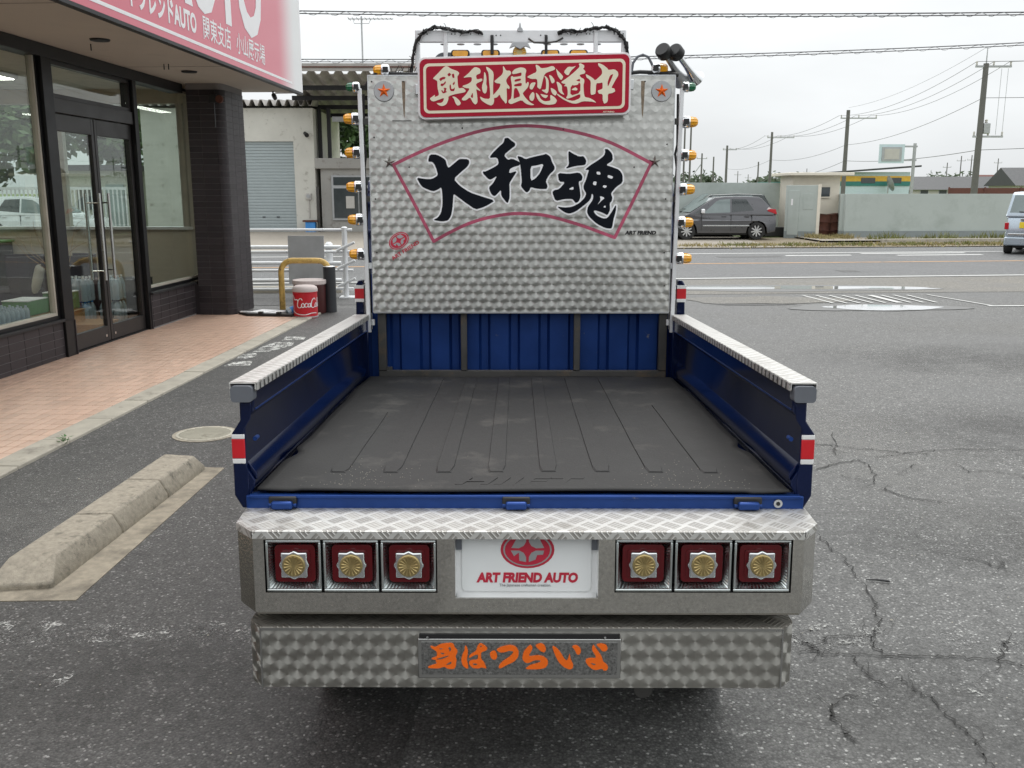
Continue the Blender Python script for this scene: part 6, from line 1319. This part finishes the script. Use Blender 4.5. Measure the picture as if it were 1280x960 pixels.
P2=pole('utility_pole','slim concrete utility pole rising behind the gap beside the shed',28.0,81,8.4,.20,((7.75,-.6,2.4),))
P3=pole('utility_pole','distant utility pole with crossarm behind the cream shed roof',29.0,108,8.3,.17,((7.7,-.5,2.5),))
P4=pole('utility_pole','distant plain utility pole above the tall pale green wall',30.75,138,8.3,.2,((7.7,-.6,1.4),))
for k,(x,z,Y,l) in enumerate(((10.71,5.64,60,'thin paired steel mast beside the truck lamp strip'),(11.09,5.64,60,'second thin paired steel mast beside the truck lamp strip'),(29.56,7.7,150,'far utility pole with a stay wire'),(33.49,7.56,160,'far plain pole left of the taller poles'),(43.52,7.06,170,'far short pole between the taller poles'))):
    p=pole('utility_pole' if k>1 else 'steel_mast',l,x,Y,z,.16 if k>1 else .07,((z-.8,-.8,.8),) if k==2 else ())
    if k==2: MB().tube([(0,0,z-1.5),(-4.5,0,0)],.08,5).build('stay_wire','galv',p)
for x,z,Y in ((93.27,9.21,200),(95.43,9.38,200),(94.98,8.16,210),(111.07,9.41,220),(61.12,7.5,260),(68.87,7,280),(79.75,8.16,260)):
    pole('distant_mast','very distant thin mast on the horizon above the houses',x,Y,z,.13,((z-1,-.9,.9),),'distant masts')
def wire(label,a,b,sag,r=.02,n=24,group='overhead wires'):
    A,B=Vector(a),Vector(b); pts=[]
    for k in range(n+1):
        f=k/n; p=A.lerp(B,f); p.z-=4*sag*f*(1-f); pts.append(tuple(p))
    o=MB().tube(pts,r*.7,5).build('overhead_wire','wire_grey'); tag(o,label,'wire',group); return o
def top(P,z,x=0): return (P.location.x+x,P.location.y,z)
A12='crossarm wire between the tall switch pole and the slim pole by the shed'; A23='crossarm wire between the slim pole and the distant pole behind the shed roof'; A34='crossarm wire between the two distant poles above the tall pale wall'; A10='crossarm wire running on from the tall switch pole past the van'
for x in (-.5,.4,1.25): wire(A12,top(P1,8.45,x),top(P2,7.95,x*1.5),.7,.018); wire(A23,top(P2,7.95,x*1.5),top(P3,7.9,x*1.6),.6,.022); wire(A34,top(P3,7.9,x*1.6),top(P4,7.9,x),.6,.025); wire(A10,top(P1,8.45,x),(48,38,9.3+x*.3),.6,.018)
wire('faint top wire from the lightning rod of the tall pole to the slim pole',top(P1,9.2),top(P2,8.6),.5,.012); wire('middle wire between the tall switch pole and the slim pole',top(P1,6.6),top(P2,5.6),.5,.02); wire('middle wire between the slim pole and the pole behind the shed',top(P2,5.6),top(P3,5.3),.5,.022); wire('lowest wire passing behind the road sign to the slim pole',top(P1,3.9),top(P2,4.3),.25,.025); wire('lowest wire between the slim pole and the pole behind the shed',top(P2,4.3),top(P3,3.3),.5,.025); wire('lowest wire between the two distant poles',top(P3,3.3),top(P4,2.9),.6,.025); wire('lowest wire leaving the tall switch pole above the dark roof',top(P1,3.9),(45,40,5.0),.2,.022); wire('middle wire leaving the tall switch pole towards the road',top(P1,6.6),(45,40,6.4),.2,.02); wire('middle wire between the two distant poles',top(P3,5.3),top(P4,5.1),.5,.022)
# spiral-wrapped lines running along the road overhead
def span(label,a,b,sag,r,sp):
    A,B=Vector(a),Vector(b); t_=thing('spiral_cable',label,'cable',(0,0,0),(0,0,0),'spiral-wrapped cables above the road'); pts=[];hx=[];n=60
    for k in range(n+1):
        f=k/n; p=A.lerp(B,f); p.z-=4*sag*f*(1-f); pts.append(tuple(p))
    MB().tube(pts,r,5).build('carrier','wire_grey',t_)
    m_=int((B-A).length/sp)*6
    for k in range(m_+1):
        f=k/m_; p=A.lerp(B,f); p.z-=4*sag*f*(1-f); a_=k*math.pi/3; hx.append((p.x,p.y+.04*math.cos(a_),p.z-.05+.045*math.sin(a_)))
    MB().tube(hx,r*.55,4).build('spiral_wrap','galv',t_); MB().tube([(p[0],p[1],p[2]-.06) for p in pts],r*.9,5).build('bundle','wire_grey',t_)
span('upper dark cable crossing the sky above the truck sign',(-22,25,6.55),(26,25,6.35),.40,.016,.55); span('lower pale cable crossing the sky beside the air horns',(-22,25,5.45),(26,25,6.25),.85,.012,.55); 
wire('single thin wire at the very top of the sky',(-22,23,6.1),(8,24,6.75),.1,.009)
# road sign seen from behind
sg=thing('road_sign','grey back of a road information board on a single mast','sign',(19.6,47,0)); MB().cone((0,0,0),(0,0,4.0),.085,.075,12).build('mast','galv',sg)
for z in (3.85,3.2): MB().box(-1.05,.12,-.04,.04,z-.04,z+.04).build('arm','galv',sg)
bd_=MB().box(-1.75,-.52,-.10,-.06,3.05,3.95).build('board','pale_blue_wall',sg); MB().box(-1.62,-.66,-.13,-.10,3.16,3.82).build('rib_frame','galv',bd_); MB().box(-1.5,-.78,-.14,-.13,3.24,3.74).build('rib_field','house_wall',bd_)
# striped office building and far houses
of=thing('office_building','pale blue flat office with yellow and teal stripes and a slanted roof','building',(35,110,0))
MB().box(0,10.6,0,8,0,4.0).build('wall','pale_blue_wall',of); MB().box(0,10.65,-.05,0,2.95,3.55).build('stripe','yellow_paint',of); MB().box(-4,10.7,-.09,-.05,2.45,2.95).build('stripe','teal_paint',of); MB().prism([(-2.5,3.55),(11.5,4.55),(11.5,4.75),(-2.5,3.72)],'y',-.8,8).build('roof','roof_dark',of); MB().box(-6.5,0,1,7,0,2.7).build('side_wing','pale_blue_wall',of); MB().box(-6.6,.0,.9,1.0,2.3,2.9).build('wing_stripe','teal_paint',of)
for x0,x1,z0,z1 in ((.3,.9,.6,1.4),(1.7,2.1,.6,1.4),(4.6,6.4,.5,1.5),(8.9,9.3,.6,1.4),(5,6.6,2.75,3.35),(8,9.6,2.75,3.35)): MB().box(x0,x1,-.14,-.02,z0,z1).build('window','window_dark',of)
ds=MB().lathe([(.0001,0),(.5,.08),(.9,.28),(.88,.3),(.0001,.06)],20,Matrix.Translation((7.7,-1.2,2.6))@Matrix.Rotation(R(70),4,'Y')).build('satellite_dish','galv',of); MB().cone((7.7,-1.2,1.6),(7.7,-1.2,2.5),.08,.08,8).build('dish_post','galv',of)
for k in range(4): MB().box(-6+k*1.4,-5+k*1.4,.86,.9,.7,1.7).build('wing_window','window_dark',of)
def house(label,x,y,w,d,h,rh,wm,rm):
    t_=thing('house',label,'house',(x,y,0),(0,0,R(-4))); MB().box(0,w,0,d,0,h).build('wall',wm,t_); MB().prism([(-.5,h),(d+.5,h),(d/2,h+rh)],'x',-.5,w+.5).build('roof',rm,t_)
    for k in range(max(2,int(w/3))): 
        f=MB().box(1+k*3,2.4+k*3,-.06,0,1.0,2.2).build('window','galv',t_); MB().box(1.1+k*3,2.3+k*3,-.08,-.05,1.08,2.12).build('pane','window_dark',f)
    return t_
house('dark-roofed house beyond the brown fence',66,125,16,9,2.6,2.4,'house_wall','roof_dark'); house('low grey-roofed long house far beyond the pale wall',61,160,20,9,2.2,2.2,'house_wall','roof_dark'); house('small white house with grey roof beside the road sign',50,150,8,8,2.2,1.6,'white_wall','roof_dark'); house('plain far house behind the striped office',84,170,14,9,2.5,2.4,'house_wall','brown_wall')
bf=thing('brown_fence','long brown sheet fence beyond the pale green wall','fence',(36.5,80,0)); MB().box(0,30,0,.1,0,2.05).build('sheet_panel','brown_wall',bf)
for k in range(11): MB().box(k*3-.06,k*3+.06,-.08,0,0,2.12).build('post','brown_wall',bf)
random.seed(9)
for k in range(14):
    x=random.uniform(30,130); tree('far_tree','small dark tree on the far skyline beyond the houses',(x,random.uniform(190,230),0),random.uniform(3.5,6),random.uniform(3.0,5.0),2,1100,'far_leaf',50+k,'trees on the far skyline',ls=.55,tr=.2,low=.05)
sheet('grass_field',[(10,37),(120,42),(160,300),(-10,300)],-.02,'field')
gr=thing('low_railing','low white railing in the field beyond the wall gap','railing',(25,77,0)); 
for z in (.55,1.0): MB().box(0,6,-.03,.03,z,z+.08).build('rail','white_metal',gr)
for k in range(5): MB().box(k*1.5-.05,k*1.5+.05,-.05,.05,0,1.1).build('post','white_metal',gr)
# ================================================================ unseen building and trees, added to darken what the steel mirrors
bh=thing('unseen_reflected_building','unseen long brown-grey building added behind the viewpoint to darken the steel reflections','building',(-22,-21,0))
MB().box(0,40,-8,0,0,4.3).build('wall','brown_grey',bh); MB().box(-.4,40.4,-8.4,.4,4.3,4.6).build('roof','roof_dark',bh)
for k in range(12):
    for z in (1.0,):
        f=MB().box(1+k*3.25,3.2+k*3.25,0,.06,z,z+1.7).build('window','galv',bh); MB().box(1.1+k*3.25,3.1+k*3.25,.05,.08,z+.1,z+1.6).build('pane','window_dark',f)
for k in range(8): tree('unseen_reflected_tree','unseen leafy tree added before the long building for the steel to reflect',(-17+k*5.0+random.uniform(-1,1),-16.5+random.uniform(-1,1),0),random.uniform(3.0,4.2),1.7,2,1800,'leaf',80+k,'unseen trees added before the long building',ls=.25,tr=.13,low=.2)
